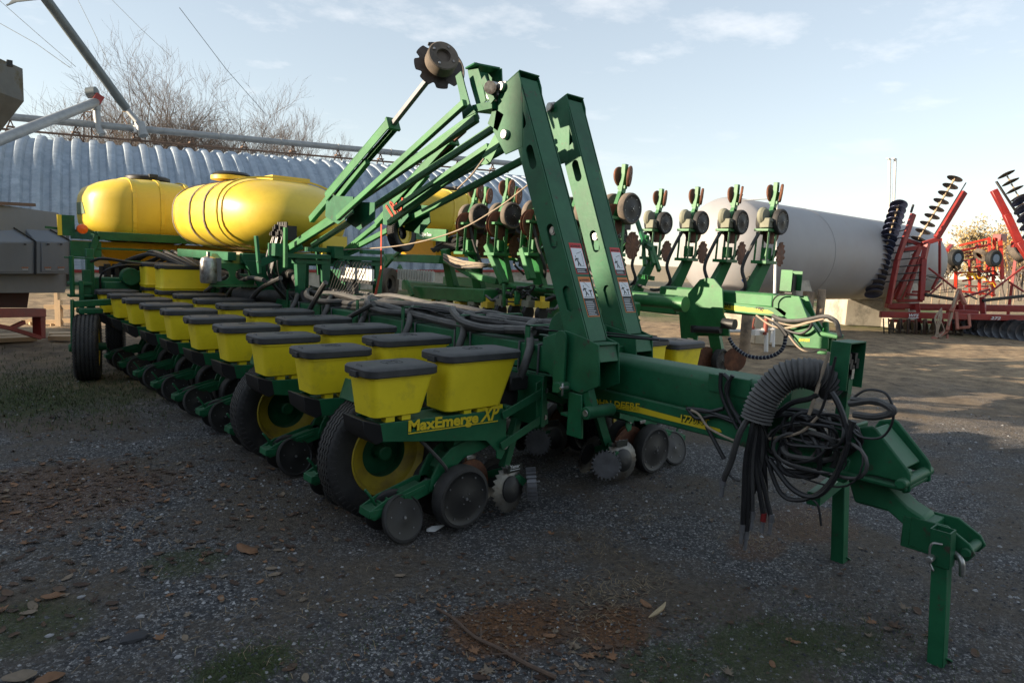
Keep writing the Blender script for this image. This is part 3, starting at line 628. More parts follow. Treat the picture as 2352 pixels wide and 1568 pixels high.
for (b, d, nb, Ln, m), off in ((mL, 0), (mR, .69)):
    ex = Vector((1, 0, 0)); xl = b.x
    # shoe at the foot: two side plates flaring forward, open below
    sh = MB()
    for x in (xl-.012, xl+.177):
        sh.prism([(x, p[0], p[1]) for p in [(b.y+.02, b.z+.02), (b.y-.09, b.z-.01), (b.y-.115, b.z-.26), (b.y+.03, b.z-.335), (b.y+.16, b.z-.32), (b.y+.40, b.z-.22), (b.y+.40, b.z-.02), (b.y+.20, b.z+.05)]], (.012, 0, 0))
    sh.prism([(xl, b.y-.07, b.z-.02), (xl+.177, b.y-.07, b.z-.02), (xl+.177, b.y-.10, b.z-.12), (xl, b.y-.10, b.z-.12)], (0, .012, 0))
    sh.box((xl+.088, b.y-.03, b.z-.012), (.165, .12, .012)); sh.box((xl+.088, b.y+.1, b.z-.2), (.165, .012, .28))
    sh.build('mast_shoe', GREEN, m, bevel=.004)
    hp = MB(); cy, cz = b.y+.42, b.z-.02
    hp.prism([(xl+.20, cy+.14*math.cos(a), cz+.02+.15*math.sin(a)) for a in [PI*i/12 for i in range(13)]]+[(xl+.20, cy-.14, cz-.32), (xl+.20, cy+.14, cz-.32)], (.016, 0, 0))
    hp.prism([(xl-.05, b.y+.20+.05*math.cos(a), b.z+.0+.05*math.sin(a)) for a in [PI*i/8 for i in range(9)]]+[(xl-.05, b.y+.15, b.z-.36), (xl-.05, b.y+.25, b.z-.36)], (.016, 0, 0))
    hp.prism([(xl-.02, b.y+.02, b.z-.34), (xl-.02, b.y+.13, b.z-.34), (xl-.02, b.y+.13, b.z-.62), (xl-.02, b.y+.0, b.z-.62)], (.02, 0, 0))
    hp.mat(0).box((xl+.08, b.y+.12, b.z-.5), (.16, .18, .02)); hp.cyl((xl-.05, b.y-.05, b.z-.44), (xl+.2, b.y-.05, b.z-.44), .04, 16)
    hp.cyl((xl-.10, b.y+.16, b.z-.31), (xl+.05, b.y+.16, b.z-.31), .035, 14); hp.bar((xl+.03, b.y+.04, b.z-.25), (xl+.03, b.y-.04, b.z-.44), .06, .06)
    hp.mat(1).cyl((xl-.056, b.y-.05, b.z-.44), (xl-.05, b.y-.05, b.z-.44), .022, 12); hp.cyl((xl-.13, b.y+.10, b.z-.30), (xl-.06, b.y+.10, b.z-.30), .012, 8); hp.cyl((xl-.11, b.y+.10, b.z-.35), (xl-.11, b.y+.10, b.z-.27), .008, 6)
    hp.build('hinge', [GREEN, STEEL], m, bevel=.004)
    # head: bent plates, pins
    t = b+d*Ln; hd = MB()
    hd.box(t+ex*.088+Vector((0, .085, .0)), (.19, .20, .012), Matrix.Rotation(-math.atan2(d.y, d.z), 3, 'X'))
    for x in (-.01, .176): hd.prism([t+ex*x+d*.03-nb*.012, t+ex*x+d*.03+nb*.2, t+ex*x-d*.2+nb*.36, t+ex*x-d*.42+nb*.30, t+ex*x-d*.46+nb*.12, t+ex*x-d*.18+nb*.02, t+ex*x-d*.05-nb*.012], ex*.01)
    hd.mat(1)
    for u, v in ((.02, .16), (.03, .28), (-.30, .24)): hd.cyl(t+ex*-.04+d*u+nb*v, t+ex*.22+d*u+nb*v, .034, 14)
    hd.box(t+ex*.09+d*.03+nb*.17, (.20, .08, .07)); hd.box(t+ex*.09+d*.0+nb*.30, (.16, .06, .10))
    hd.build('mast_head', [GREEN, STEEL], m, bevel=.004)
# box-shaped knuckle of the near marker
hb = MB(); X0 = 3.12; X1 = 3.34
def pl(v, pts, X_): return [AX(v, x, y, X_) for x, y in pts]
hb.prism(pl('N6', [(590,440),(525,500),(575,720),(610,990),(760,915),(690,820),(630,600)], X0-.02), (.01, 0, 0))
hb.prism(pl('N6', [(765,340),(665,430),(700,600),(780,880),(875,780),(820,520)], X0+.06), (.01, 0, 0))
hb.prism(pl('N6', [(730,335),(1050,410),(1060,640),(1000,740),(880,790),(830,560),(765,345)], X1), (.012, 0, 0))
k0 = AX('N6', 690, 380, X0+.02); k1 = AX('N6', 1040, 430, X1)
hb.bar(k0, Vector((X1, k0.y-.05, k0.z)), .16, .012); hb.bar(AX('N6', 830, 850, X0), AX('N6', 1100, 880, X1), .22, .05)
hb.bar(AX('N6', 845, 520, X0), AX('N6', 960, 790, X0), .012, .05)
hb.box(AX('N6', 1060, 1010, 3.22), (.12, .13, .12), Matrix.Rotation(.5, 3, 'X'))
hb.mat(1).cyl(AX('N6', 925, 630, 3.08), AX('N6', 1040, 650, 3.3), .045, 14); hb.mat(0)
hb.build('marker_knuckle', [GREEN, STEEL], planter, bevel=.003)
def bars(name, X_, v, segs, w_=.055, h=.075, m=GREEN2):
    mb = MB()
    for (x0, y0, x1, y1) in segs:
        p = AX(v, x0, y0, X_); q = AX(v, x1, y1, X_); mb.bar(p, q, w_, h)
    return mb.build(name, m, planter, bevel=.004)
bars('marker_arm_tube', 3.05, 'B', [(1120,420,470,1010)], .042, .052)
bars('marker_arm_tube', 3.16, 'B', [(470,1010,230,1160)], .042, .052)
bars('marker_arm_tube', 3.20, 'B', [(1180,500,160,1200)], .046, .056)
bars('marker_arm_tube', 3.36, 'B', [(1270,545,640,960)], .042, .052)
bars('marker_arm_tube', 3.36, 'B', [(640,960,340,1150)], .042, .052)
bars('marker_arm_tube', 3.72, 'B', [(1340,590,730,1035)], .042, .056)
bars('marker_arm_tube', 3.80, 'B', [(1390,615,820,940)], .042, .052)
bars('marker_arm_tube', 3.95, 'B', [(1420,710,450,1215)], .042, .056)
bars('marker_arm_tube', 3.95, 'B', [(700,1020,500,1180)], .042, .052)
bars('marker_arm_tube', 3.30, 'B', [(1180,470,700,820)], .03, .035)
bars('marker_arm_tube', 3.66, 'B', [(1240,640,760,960)], .035, .045)
bars('marker_arm_tube', 3.9, 'B', [(1120,560,830,820)], .03, .04, RUST)
k = MB(); k.prism(pl('B', [(1285,555),(1330,560),(1240,738),(1200,735),(1205,700)], 3.62), (.01, 0, 0)); k.build('strut_plate', GREEN2, planter)
for (X_, sx, s1, s2, s3, pl1) in ((3.14, 'near', (940,290), (755,525), (430,905), [(412,893),(548,900),(545,985),(470,1040),(405,1000)]),
                                  (3.90, 'far', (1185,490), (1060,605), (770,925), [(700,905),(820,915),(830,1000),(780,1060),(700,1040)])):
    p = AX('B', *s1, X_); q = AX('B', *s2, X_); r = AX('B', *s3, X_)
    m = MB(); m.bar(p, q+(q-p)*.1, .04, .04); m.build('disc_shaft', mat_td, planter, bevel=.003)
    m = MB(); dd = (r-q).normalized(); sd_ = Vector((1, 0, 0))
    for s_ in (-.045, .045): m.bar(q+sd_*s_, r+sd_*s_, .012, .085)
    m.bar(q-dd.cross(sd_)*.05, r-dd.cross(sd_)*.05, .09, .012); m.bar(q+dd*.0, q+dd*.03, .12, .11)
    m.bar(r, r+dd*.45, .05, .07); m.bar(q+dd*.5+dd.cross(sd_)*.06, r+dd.cross(sd_)*.09, .05, .05)
    m.build('shaft_sleeve', GREEN2, planter, bevel=.004)
    m = MB(); m.prism(pl('B', pl1, X_-.03), (.012, 0, 0)); m.prism(pl('B', pl1, X_+.05), (.012, 0, 0)); m.prism([AX('B', x_, y_, X_+.1) for x_, y_ in [(a+110, b_+30) for a, b_ in pl1]], (.012, 0, 0)); m.build('marker_plate', GREEN, planter)
# notched marking disc with its drum
m = MB(); c = AX('B', 985, 232, 3.10); ax = Vector((-.30, -.88, .35)).normalized(); u = ax.orthogonal().normalized(); b2_ = ax.cross(u); P_ = []
N_ = 128
for k in range(N_):
    a = 2*PI*k/N_; t = (k % 16)/16; r = .19 if not .30 < t < .70 else .19-.036*math.sin(PI*(t-.30)/.40)
    P_.append((u*math.cos(a)+b2_*math.sin(a))*r)
m.add([c]+[c+p*.5+ax*-.012 for p in P_]+[c+p+ax*-.035*0 for p in P_], [(0, 1+k, 1+(k+1) % N_) for k in range(N_)]+[(1+k, 1+(k+1) % N_, 1+N_+(k+1) % N_, 1+N_+k) for k in range(N_)])
m.add([c-ax*.006]+[c+p*.5-ax*.018 for p in P_]+[c+p-ax*.006 for p in P_], [(0, 1+(k+1) % N_, 1+k) for k in range(N_)]+[(1+(k+1) % N_, 1+k, 1+N_+k, 1+N_+(k+1) % N_) for k in range(N_)])
o = m.build('marker_disc', mat_disc := mat('dark_disc_steel', (.05,.04,.036), .5, metal=.3, var=.3, scale=10, dust=.3), planter, ang=50)
m = MB(); c2 = c+ax*.02; m.lathe([(.105, 0), (.118, .01), (.118, .105), (.11, .112), (.055, .112), (.052, .08), (.01, .08)], c2, ax, 40); m.mat(1); disc_bolts(m, c2+ax*.112, ax, .083, 4, .010, .008); m.build('disc_drum', [DUSTY, STEEL], o)
m = MB(); P2_ = [c-ax*.03+(u*math.cos(a)+b2_*math.sin(a))*.205 for a in [math.radians(x) for x in range(-250, -120, 8)]]
for i in range(len(P2_)-1): m.bar(P2_[i], P2_[i+1], .03, .008, P2_[i]-c)
m.build('scraper_ring', mat_disc, o)
# tyre of the far marker
c = AX('B', 795, 1085, 3.98); t_ = tyre_mb(c, (.35, -.9, .1), .20, .10, .55).build('marker_tyre', RUB, planter, ang=30); rim_mb(c, (.35, -.9, .1), .115, .10).build('rim', [TANKY, BLK], t_)
# red ratchet strap and chains
m = MB()
for a_, b_ in (((715,945),(750,1000)), ((735,925),(775,1005)), ((765,925),(790,1010)), ((800,905),(790,980)), ((740,930),(800,990))): m.bar(AX('B', *a_, 3.86), AX('B', *b_, 3.86), .004, .028)
m.bar(AX('B', 692, 1040, 3.86), AX('B', 690, 1270, 3.86), .004, .028); m.bar(AX('B', 690, 1270, 3.86), AX('B', 655, 1430, 3.8), .004, .024)
m.build('strap', DECALR_ := mat('faded_red_strap', (.42,.06,.03), .8, var=.15), planter)
m = MB(); 
for (X_, pts) in ((3.3, [(1215,705),(1150,790),(1080,860)]), (3.6, [(1440,840),(1280,960),(1060,1080),(780,1150),(500,1170)])):
    P_ = spline([AX('B', x, y, X_) for x, y in pts], 6); m.tube(P_, .006, 6)
m.build('rope', TAN, planter)
m = MB(); p = AX('B', 1215, 705, 3.6); q = AX('B', 1140, 805, 3.3)
for i in range(8):
    c_ = p.lerp(q, i/8); c1 = p.lerp(q, (i+1.2)/8); m.tube([c_+Vector((.008, 0, 0)), c1+Vector((.008, 0, 0)), c1-Vector((.008, 0, 0)), c_-Vector((.008, 0, 0)), c_+Vector((.008, 0, 0))], .004, 5)
m.build('chain', STEEL, planter)
# rests that carry the folded markers
for X_, v0 in ((3.25, 0), (3.95, 1)):
    Yr = 7.35; m = MB()
    m.box((X_+.15, Yr, 1.66), (.62, .16, .05)); m.box((X_-.15, Yr, 1.72), (.12, .2, .14)); m.box((X_+.35, Yr+.02, 1.74), (.3, .08, .05))
    for dx in (.06, .36): m.prism([(X_+dx, Yr-.04, 1.64), (X_+dx+.12, Yr-.04, 1.64), (X_+dx+.10, Yr-.04, 1.12), (X_+dx+.03, Yr-.04, 1.12)], (0, .08, 0))
    m.box((X_+.25, Yr, 1.60), (.42, .09, .05)); m.bar((X_-.32, Yr+.1, 1.55), (X_+.1, Yr-.1, 1.78), .03, .08); m.bar((X_-.30, Yr+.1, 1.45), (X_-.34, Yr+.1, 1.86), .06, .03)
    m.build('marker_rest', GREEN, planter, bevel=.004)
# ------------------------------------------------------------------ tongue
tg = MB()
rg = []
for y in (1.62, 3.4): rg.append([Vector((p.x, y, p.y)) for p in rrect(PX, 1.0, 0, .27, .26, .055, 5)])
tg.loft(rg); tg.build('tongue_tube', GREEN, planter)
for sx in (-1, 1):
    r_ = MB(); x = PX+sx*.135
    r_.prism([(x-.02, 3.32, .905), (x-.02, 3.32, .775), (x-.02, 1.95, .765), (x-.02, 1.30, .70), (x-.02, 1.28, .83), (x-.02, 1.9, .895)], (.04, 0, 0)); r_.build('tongue_rail', GREEN, planter, bevel=.008)
m = MB(); xf = PX-.1565
a = AX('J', 620, 742, xf); b = AX('J', 1610, 960, xf); c_ = AX('J', 985, 765, xf); d_ = AX('J', 700, 745, xf)
m.add([AX('J', 640, 725, xf), AX('J', 985, 765, xf), AX('J', 1590, 930, xf), AX('J', 1608, 955, xf), AX('J', 1560, 955, xf), AX('J', 960, 805, xf), AX('J', 640, 745, xf)], [(0, 1, 2, 3, 4, 5, 6)]); m.build('stripe', DECALY, planter)
def tongue_text(body, p0, p1, h, X_, parent):
    for dx, mm, nm in ((0, DECALB, 'lettering_shadow'), (-.0012, DECALY, 'lettering')):
        m = MB(); a = AX('J', *p0, X_+dx); b = AX('J', *p1, X_+dx)
        if dx == 0: a.z -= .004; a.y -= .004
        textmesh(m, body, a, b-a, (0, 0, 1), h, .0005 if dx == 0 else .001, 0, (b-a).length, .02 if dx else .045); m.build(nm, mm, parent)
tongue_text('JOHN DEERE', (592, 742), (975, 788), .062, xf-.002, planter); tongue_text('1770NT', (1290, 868), (1505, 908), .056, xf-.002, planter)
# hitch casting
hc = MB()
poly = [(815,448),(885,442),(905,458),(1045,640),(1056,665),(1054,742),(1020,748),(990,690),(900,668),(720,655),(714,600)]
for x in (PX-.15, PX+.13): hc.prism(pl('K', poly, PX-.15) if x < PX else [p+Vector((.28, 0, 0)) for p in pl('K', poly, PX-.15)], (.02, 0, 0))
e0, e1 = AX('K', 890, 446, PX-.15), AX('K', 1050, 650, PX-.15); e2 = AX('K', 1054, 742, PX-.15)
hc.prism([e0+Vector((.02, .02, -.02)), e0+Vector((.26, .02, -.02)), e1+Vector((.26, .03, 0)), e1+Vector((.02, .03, 0))], (0, .015, -.01))
hc.prism([e1+Vector((.02, .01, 0)), e1+Vector((.08, .01, 0)), e2+Vector((.08, .01, 0)), e2+Vector((.02, .01, 0))], (0, .05, 0))
q0 = AX('K', 720, 635, PX-.15); hc.box((PX, 1.24, q0.z-.01), (.34, .44, .025)); hc.box((PX, 1.33, .86), (.26, .02, .24))
hc.cyl((PX-.2, e2.y+.03, e2.z+.04), (PX+.2, e2.y+.03, e2.z+.04), .026, 12)
hc.build('hitch_casting', GREEN, planter, bevel=.008, seg=2)
nk = MB(); n0 = Vector((PX, 1.30, .66)); n1_ = AX('K', 960, 740, PX); n2_ = AX('K', 1085, 855, PX); n3_ = AX('K', 1160, 900, PX)
pts = [n0, n1_, n2_, n3_]
up = Vector((0, .5, .85)); rings = []
for p, h_ in zip(pts, (.13, .15, .13, .12)): rings.append([p+Vector((sx*.075, 0, 0))+Vector((0, sy*.2*h_, sy*h_/2)) for sx, sy in ((-1, -1), (1, -1), (1, 1), (-1, 1))])
nk.loft(rings); nk.build('hitch_neck', GREEN, planter, bevel=.012, seg=2)
cl = MB(); cc_ = AX('K', 1110, 915, PX); cl.box(cc_, (.16, .13, .15))
for x, w_ in ((PX-.085, .016), (PX+.085, .016)):
    base_ = [(1110,845),(1190,828),(1262,868),(1262,880),(1200,885),(1110,880)]
    y0_, z0_ = cc_.y, cc_.z
    cl.prism([(x, y0_+.03, z0_+.08), (x, y0_-.12, z0_+.085), (x, y0_-.215, z0_+.03), (x, y0_-.24, z0_-.01), (x, y0_-.215, z0_-.05), (x, y0_-.15, z0_-.065), (x, y0_+.03, z0_-.06)], (w_, 0, 0))
cl.cyl((PX-.10, cc_.y-.205, cc_.z-.01), (PX+.12, cc_.y-.205, cc_.z-.01), .022, 12)
cl.mat(1).tube(spline([(PX-.10, cc_.y-.16, cc_.z-.02), (PX-.125, cc_.y-.20, cc_.z-.04), (PX-.125, cc_.y-.21, cc_.z-.11)], 4), .014, 8)
cl.build('hitch_clevis', [GREEN, STEEL], planter, bevel=.004)
jk = MB(); jt = AX('K', 1205, 905, PX-.15); jx, jy = jt.x, jt.y; lean = Vector((-.03, 0, 1)).normalized()
def sq(c, a, b): return [c+Vector((sx*a/2, sy*b/2, 0)) for sx, sy in ((-1, -1), (1, -1), (1, 1), (-1, 1))]
jb = AX('O', 2152, 1500, PX-.15) if False else Vector(AX('K', 1180, 1480, PX-.15)); jb.z = -.02
top_ = Vector((jx, jy, jt.z)); mid = top_.lerp(jb, .26)
jk.loft([sq(top_, .082, .082), sq(mid, .082, .082), sq(mid, .070, .070), sq(top_, .070, .070)], False); jk.add(sq(top_, .082, .082)+sq(top_, .070, .070), [(0,1,5,4),(1,2,6,5),(2,3,7,6),(3,0,4,7)])
jk.mat(0).loft([sq(top_.lerp(jb, .10), .066, .066), sq(jb, .066, .066)])
jk.box(jb+Vector((.035, .0, .03)), (.07, .09, .010), Matrix.Rotation(.5, 3, 'Y'))
jk.mat(1).tube(spline([(jx-.06, jy-.02, jt.z-.05), (jx-.075, jy+.02, jt.z-.06), (jx-.07, jy+.02, jt.z-.14), (jx-.07, jy-.0, jt.z-.18)], 5), .006, 6); jk.cyl((jx-.09, jy+.02, jt.z-.13), (jx-.02, jy+.02, jt.z-.13), .016, 8)
jk.build('jack_stand', [GREEN, STEEL], planter, bevel=.005)
j2 = MB(); a = AX('K', 745, 660, 4.2); b = AX('K', 738, 1025, 4.2); b.z = -.02
j2.loft([sq(b, .075, .075), sq(a, .075, .075)]); j2.box(b+Vector((.04, .0, .03)), (.07, .09, .010), Matrix.Rotation(.5, 3, 'Y')); j2.bar((PX, a.y-.1, a.z+.0), (4.2, a.y, a.z-.02), .07, .07)
j2.mat(1).cyl(a+Vector((-.06, -.05, -.01)), a+Vector((.06, -.05, -.01)), .012, 8); j2.build('jack_stand', [GREEN, STEEL], planter, bevel=.005)
# control box standing on the tongue
bx = MB(); X_ = PX-.16; p0 = AX('K', 702, 62, X_); p1 = AX('K', 790, 62, X_); h_ = .235; Y0_, Y1_ = p0.y, p1.y; zt = p0.z
bx.box((X_+.002, (Y0_+Y1_)/2, zt-h_/2), (.006, Y0_-Y1_, h_)); bx.box((X_+.19, (Y0_+Y1_)/2, zt-h_/2), (.006, Y0_-Y1_, h_)); bx.box((X_+.096, (Y0_+Y1_)/2, zt), (.19, Y0_-Y1_, .006)); bx.box((X_+.096, Y0_-.003, zt-h_/2), (.19, .006, h_))
bx.box((X_+.10, (Y0_+Y1_)/2, zt-h_-.12), (.05, .05, .35)); bx.mat(1)
for i in range(5): bx.box((X_+.05+.025*i, Y1_+.04, zt-.08-.03*(i % 3)), (.03, .05, .05))
bx.mat(2).box((X_+.10, Y1_+.02, zt-.16), (.03, .012, .05)); bx.build('control_box', [GREEN, BLK, STEEL], planter)
m = MB(); m.box((PX-.02, 1.98, 1.125), (.22, .22, .012)); m.box((PX-.14, 1.98, 1.08), (.012, .26, .10)); m.build('step_plate', GREEN, planter)
# big corrugated hose arching out of the tongue
P_ = spline([AX('K', x, y, X_) for x, y, X_ in ((705,265,3.50),(660,225,3.44),(590,205,3.38),(500,218,3.34),(430,275,3.31),(385,345,3.29),(362,415,3.28))], 14)
rr = [.076+.0055*(1 if i % 3 == 0 else (-1 if i % 3 == 1 else 0)) for i in range(len(P_))]
m = MB(); m.tube(P_, rr, 24, False); m.tube(P_, [x-.012 for x in rr], 20, False); m.build('corrugated_hose', HOSE, planter, ang=60)
# hydraulic hoses spilling from it
mat_cap = mat('worn_red_cap', (.20,.012,.012), .6, var=.2)
E_ = P_[-1]; ends = [(212,690),(300,900),(318,930),(345,840),(395,850),(430,855),(330,790),(410,790)]
for i, (ex_, ey_) in enumerate(ends):
    X_ = 3.22+.018*i; e = AX('K', ex_, ey_, X_+.03); s0 = E_+Vector((rnd.uniform(-.04, .04), rnd.uniform(-.04, .04), .05))
    k1 = AX('K', 330+i*9 if i else 290, 470, X_); k2 = AX('K', 300+i*14 if i else 250, 600, X_+.01)
    m = MB(); rad = .013 if i else .017; m.tube(spline([s0, k1, k2, e.lerp(k2, .4), e], 7), rad, 8)
    m.mat(1 if i == 4 else 2).cyl(e+Vector((0, 0, .02)), e-Vector((0, 0, .025)), rad+.002, 10); m.mat(3).cyl(e-Vector((0, 0, .03)), e-Vector((.005, 0, .085)), rad*.8, 10)
    m.build('hydraulic_hose', [CABLE if i % 3 else HOSE, mat_cap, mat_td, mat_td], planter)
# coils of cable hung on the tongue
for i in range(15):
    c = AX('K', 580+rnd.uniform(-80, 90), 500+rnd.uniform(-90, 90), 3.40+rnd.uniform(-.05, .05)); ru = rnd.uniform(.09, .24); rv = rnd.uniform(.06, .17); P_ = []
    ph = rnd.uniform(0, 6); tl = rnd.uniform(-.5, .1)
    for k in range(26):
        a = 2*PI*k/24+ph; P_.append(c+Vector((.03*math.sin(a*2+ph), ru*math.cos(a), rv*math.sin(a)+tl*ru*math.cos(a)*.6+.01*math.sin(3*a))))
    m = MB(); m.tube(P_, rnd.choice((.005, .007, .009, .012, .014)), 7); m.build('coiled_cable', rnd.choice((CABLE, CABLE, HOSE)), planter)
for pts, r_, mm in (([(420,590),(520,720),(620,760),(700,700),(760,560),(800,420)], .014, CABLE), ([(400,560),(470,740),(560,775),(660,730),(740,620),(780,520)], .012, CABLE),
      ([(560,470),(590,520),(700,540),(760,480),(740,400),(650,390),(590,420)], .006, CABLE), ([(770,430),(830,490),(930,490),(980,400),(950,300),(860,280),(790,320)], .006, CABLE),
      ([(690,110),(660,200),(630,300),(600,390)], .009, TAN), ([(720,130),(670,330),(640,400)], .007, CABLE), ([(640,400),(560,470),(420,500)], .008, TAN), ([(600,760),(640,800),(655,890)], .006, CABLE), ([(790,320),(960,350),(970,390),(860,400)], .014, HOSE), ([(780,340),(900,330),(975,375),(900,400),(800,390)], .017, HOSE), ([(700,290),(730,340),(760,420),(775,520)], .015, CABLE), ([(640,300),(600,320),(520,340),(440,400)], .014, CABLE),([(380,560),(390,640),(340,760)], .012, CABLE), ([(230,650),(260,680),(290,690)], .006, CABLE)):
    m = MB(); m.tube(spline([AX('K', x, y, 3.36) for x, y in pts], 8), r_, 7); m.build('cable', mm, planter)
for pts in ([(1600,500),(1600,640),(1650,780),(1730,930)], [(1690,520),(1640,620),(1680,760),(1740,850)], [(1620,510),(1660,560),(1650,680),(1700,800),(1760,900)], [(1340,770),(1420,850),(1560,830),(1700,880)], [(1350,775),(1480,790),(1600,830),(1700,860)], [(1490,910),(1560,1040),(1625,1160)], [(1400,785),(1500,800),(1620,775)]):
    m = MB(); m.tube(spline([AX('J', x, y, 3.42) for x, y in pts], 8), .012, 7); m.build('cable', CABLE, planter)
m = MB(); m.tube(spline([AX('J', x, y, 3.40) for x, y in ((1370,785),(1430,820),(1500,915),(1600,975),(1700,1020))], 8), .007, 7); m.build('cable', TAN, planter)
# ------------------------------------------------------------------ rear: tanks, stands, fan hoses
def superring(cx, y, cz, a, b, e, n=40): 
    return [Vector((cx+a*abs(math.cos(t))**e*(1 if math.cos(t) > 0 else -1), y, cz+b*abs(math.sin(t))**e*(1 if math.sin(t) > 0 else -1))) for t in [2*PI*k/n for k in range(n)]]
tk = MB(); rings = []
for y, s_, dz in ((6.95,.05,-.04),(7.0,.30,-.04),(7.15,.58,-.03),(7.4,.80,-.02),(7.7,.94,0),(8.05,1,0),(9.4,1,0),(9.7,.94,0),(9.95,.78,0),(10.1,.5,0),(10.15,.1,0)):
    rings.append(superring(3.62, y+.60, 2.14+dz, .82*s_, .455*s_, .76))
tk.loft(rings)
tk.lathe([(.26, 0), (.26, .05), (.22, .06)], (3.35, 9.4, 2.60), (0, 0, 1), 24); tk.box((3.8, 8.9, 2.62), (.5, .7, .06)); tk.box((3.9, 7.7, 1.80), (.32, .3, .22))
t2 = tk.build('liquid_tank', TANKY, planter, ang=60, bevel=.0)
for y in (8.35,):
    m = MB(); R_ = superring(3.62, y, 2.14, .824, .459, .76); R_.append(R_[0])
    for i in range(len(R_)-1): m.bar(R_[i], R_[i+1], .03, .02, R_[i]-Vector((3.62, y, 2.14)))
    m.build('moulded_rib', TANKY, t2)
m = MB(); m.lathe([(.23, 0), (.24, .02), (.2, .05), (.05, .055)], (3.35, 9.4, 2.655), (0, 0, 1), 24, (True, True)); m.build('tank_lid', BLK, t2)
for y in (8.8, 9.35, 10.05):
    m = MB(); R_ = superring(3.62, y, 2.14, .832, .467, .76); R_.append(R_[0])
    for i in range(len(R_)-1): m.bar(R_[i], R_[i+1], .045, .006, R_[i]-Vector((3.64, y, 2.15)))
    m.build('tank_strap', mat_strap if y != 8.8 else (mat_strap := mat('worn_strap', (.16,.12,.08), .7, var=.2)), t2)
sd2 = MB()
for y in (8.0, 9.7): sd2.box((3.6, y, 1.60), (1.3, .1, .12))
sd2.prism([AY('L', x, y, 7.9) for x, y in ((1185,290),(1290,345),(1455,345),(1445,520),(1195,500))], (0, .02, 0)) if False else None
wp = [AX('L', x, y, 2.95) for x, y in ((1180,280),(1300,340),(1310,500),(1200,490))]
sd2.bar((2.85, 8.0, 1.62), (2.85, 9.9, 1.62), .1, .10); sd2.bar((4.35, 8.0, 1.62), (4.35, 9.9, 1.62), .1, .10)
sd2.prism([(2.95, 7.92, 1.58), (3.75, 7.92, 1.58), (3.75, 7.92, 1.15), (3.2, 7.92, 1.15)], (0, .05, 0))
sd2.build('tank_cradle', GREEN, planter, bevel=.005)
wf = MB(); o_ = Vector((2.62, 8.05, 1.29))
slot_plate(wf, o_, (1, 0, 0), (0, 0, 1), .50, .24, [(.06, .21, .05, .19), (.28, .44, .05, .19)], .012); wf.prism([o_+Vector((0, 0, .24)), o_+Vector((.5, 0, .24)), o_+Vector((.62, .3, .34)), o_+Vector((.12, .3, .34))], (0, 0, .01)); wf.box(o_+Vector((.25, -.04, -.01)), (.52, .12, .012))
wf.build('window_plate', GREEN2, planter, bevel=.004)
m = MB(); c = AY('L', 1290, 620, 8.0); m.lathe([(.03, .15), (.075, .13), (.09, .09), (.09, -.12), (.08, -.15), (.02, -.155)], c, (0, 0, 1), 24); m.cyl(c+Vector((0, 0, .14)), c+Vector((0, 0, .2)), .02, 8); m.build('accumulator_bottle', STEEL, planter)
m = MB(); c = AY('L', 1370, 620, 8.0); m.box(c, (.08, .06, .26)); m.build('valve', mat_td, planter)
# seed tank across the rear
def T1(x, y, z): return Vector((x, y, z))
Yn, Yf = 11.3, 13.1; XL, XR = 1.82, 5.4
def sect(x, inset, zt, zb, yi=0): 
    y0, y1 = Yn+yi, Yf-yi; h = zt-zb
    return [T1(x, y0+.35+inset, zt), T1(x, y0+.12+inset*.5, zt-.22*h), T1(x, y0, zt-.42*h), T1(x, y0+.02, zb+.30*h), T1(x, y0+.18, zb+.06*h), T1(x, y0+.34, zb), T1(x, y1-.34, zb), T1(x, y1-.18, zb+.06*h), T1(x, y1, zb+.3*h), T1(x, y1, zt-.42*h), T1(x, y1-.12-inset*.5, zt-.22*h), T1(x, y1-.35-inset, zt)]
def xring(x, ky, kz, e=.5, n=48):
    return [Vector((x, 12.2-.9*ky*abs(math.cos(t))**e*(1 if math.cos(t) > 0 else -1)*-1, 2.20+.50*kz*abs(math.sin(t))**e*(1 if math.sin(t) > 0 else -1))) for t in [2*PI*k/n for k in range(n)]]
def poly_tank(x0, x1):
    m_ = MB(); L_ = x1-x0; rr_ = []
    for t, ky, kz in ((0, .42, .36), (.012, .52, .50), (.04, .64, .66), (.12, .80, .82), (.22, .95, .93), (.30, 1, .97), (.5, 1, 1)): rr_.append((x0+L_*t, ky, kz))
    rr_ += [(x0+x1-a_, b_, c_) for a_, b_, c_ in rr_[:-1][::-1]]
    m_.loft([xring(*q) for q in rr_]); return m_
s1 = poly_tank(2.10, 3.78).build('seed_tank', TANKY, planter, ang=60)
s1b = poly_tank(3.80, 5.48).build('seed_tank', TANKY, planter, ang=60)
m = MB(); m.lathe([(.30, 0), (.32, .02), (.32, .06), (.27, .085), (.05, .10)], (3.0, 12.1, 2.69), (0, 0, 1), 32); m.box((3.0, 11.8, 2.76), (.12, .1, .05)); m.build('tank_lid', BLK, s1)
for x in (2.62, 3.0, 3.38):
    m = MB(); R_ = xring(x, 1.004, 1.0 if x == 3.0 else .985); R_.append(R_[0])
    for i in range(len(R_)-1): m.bar(R_[i], R_[i+1], .05, .016, R_[i]-Vector((x, 12.2, 2.2)))
    m.build('moulded_rib', TANKY, s1)
m = MB(); m.prism([(2.14, 11.9, 2.12), (2.14, 12.5, 2.12), (2.14, 12.5, 2.30), (2.14, 12.1, 2.30)], (-.05, 0, 0)); m.build('tank_badge', mat('faded_green_decal', (.10,.16,.08), .6), s1)
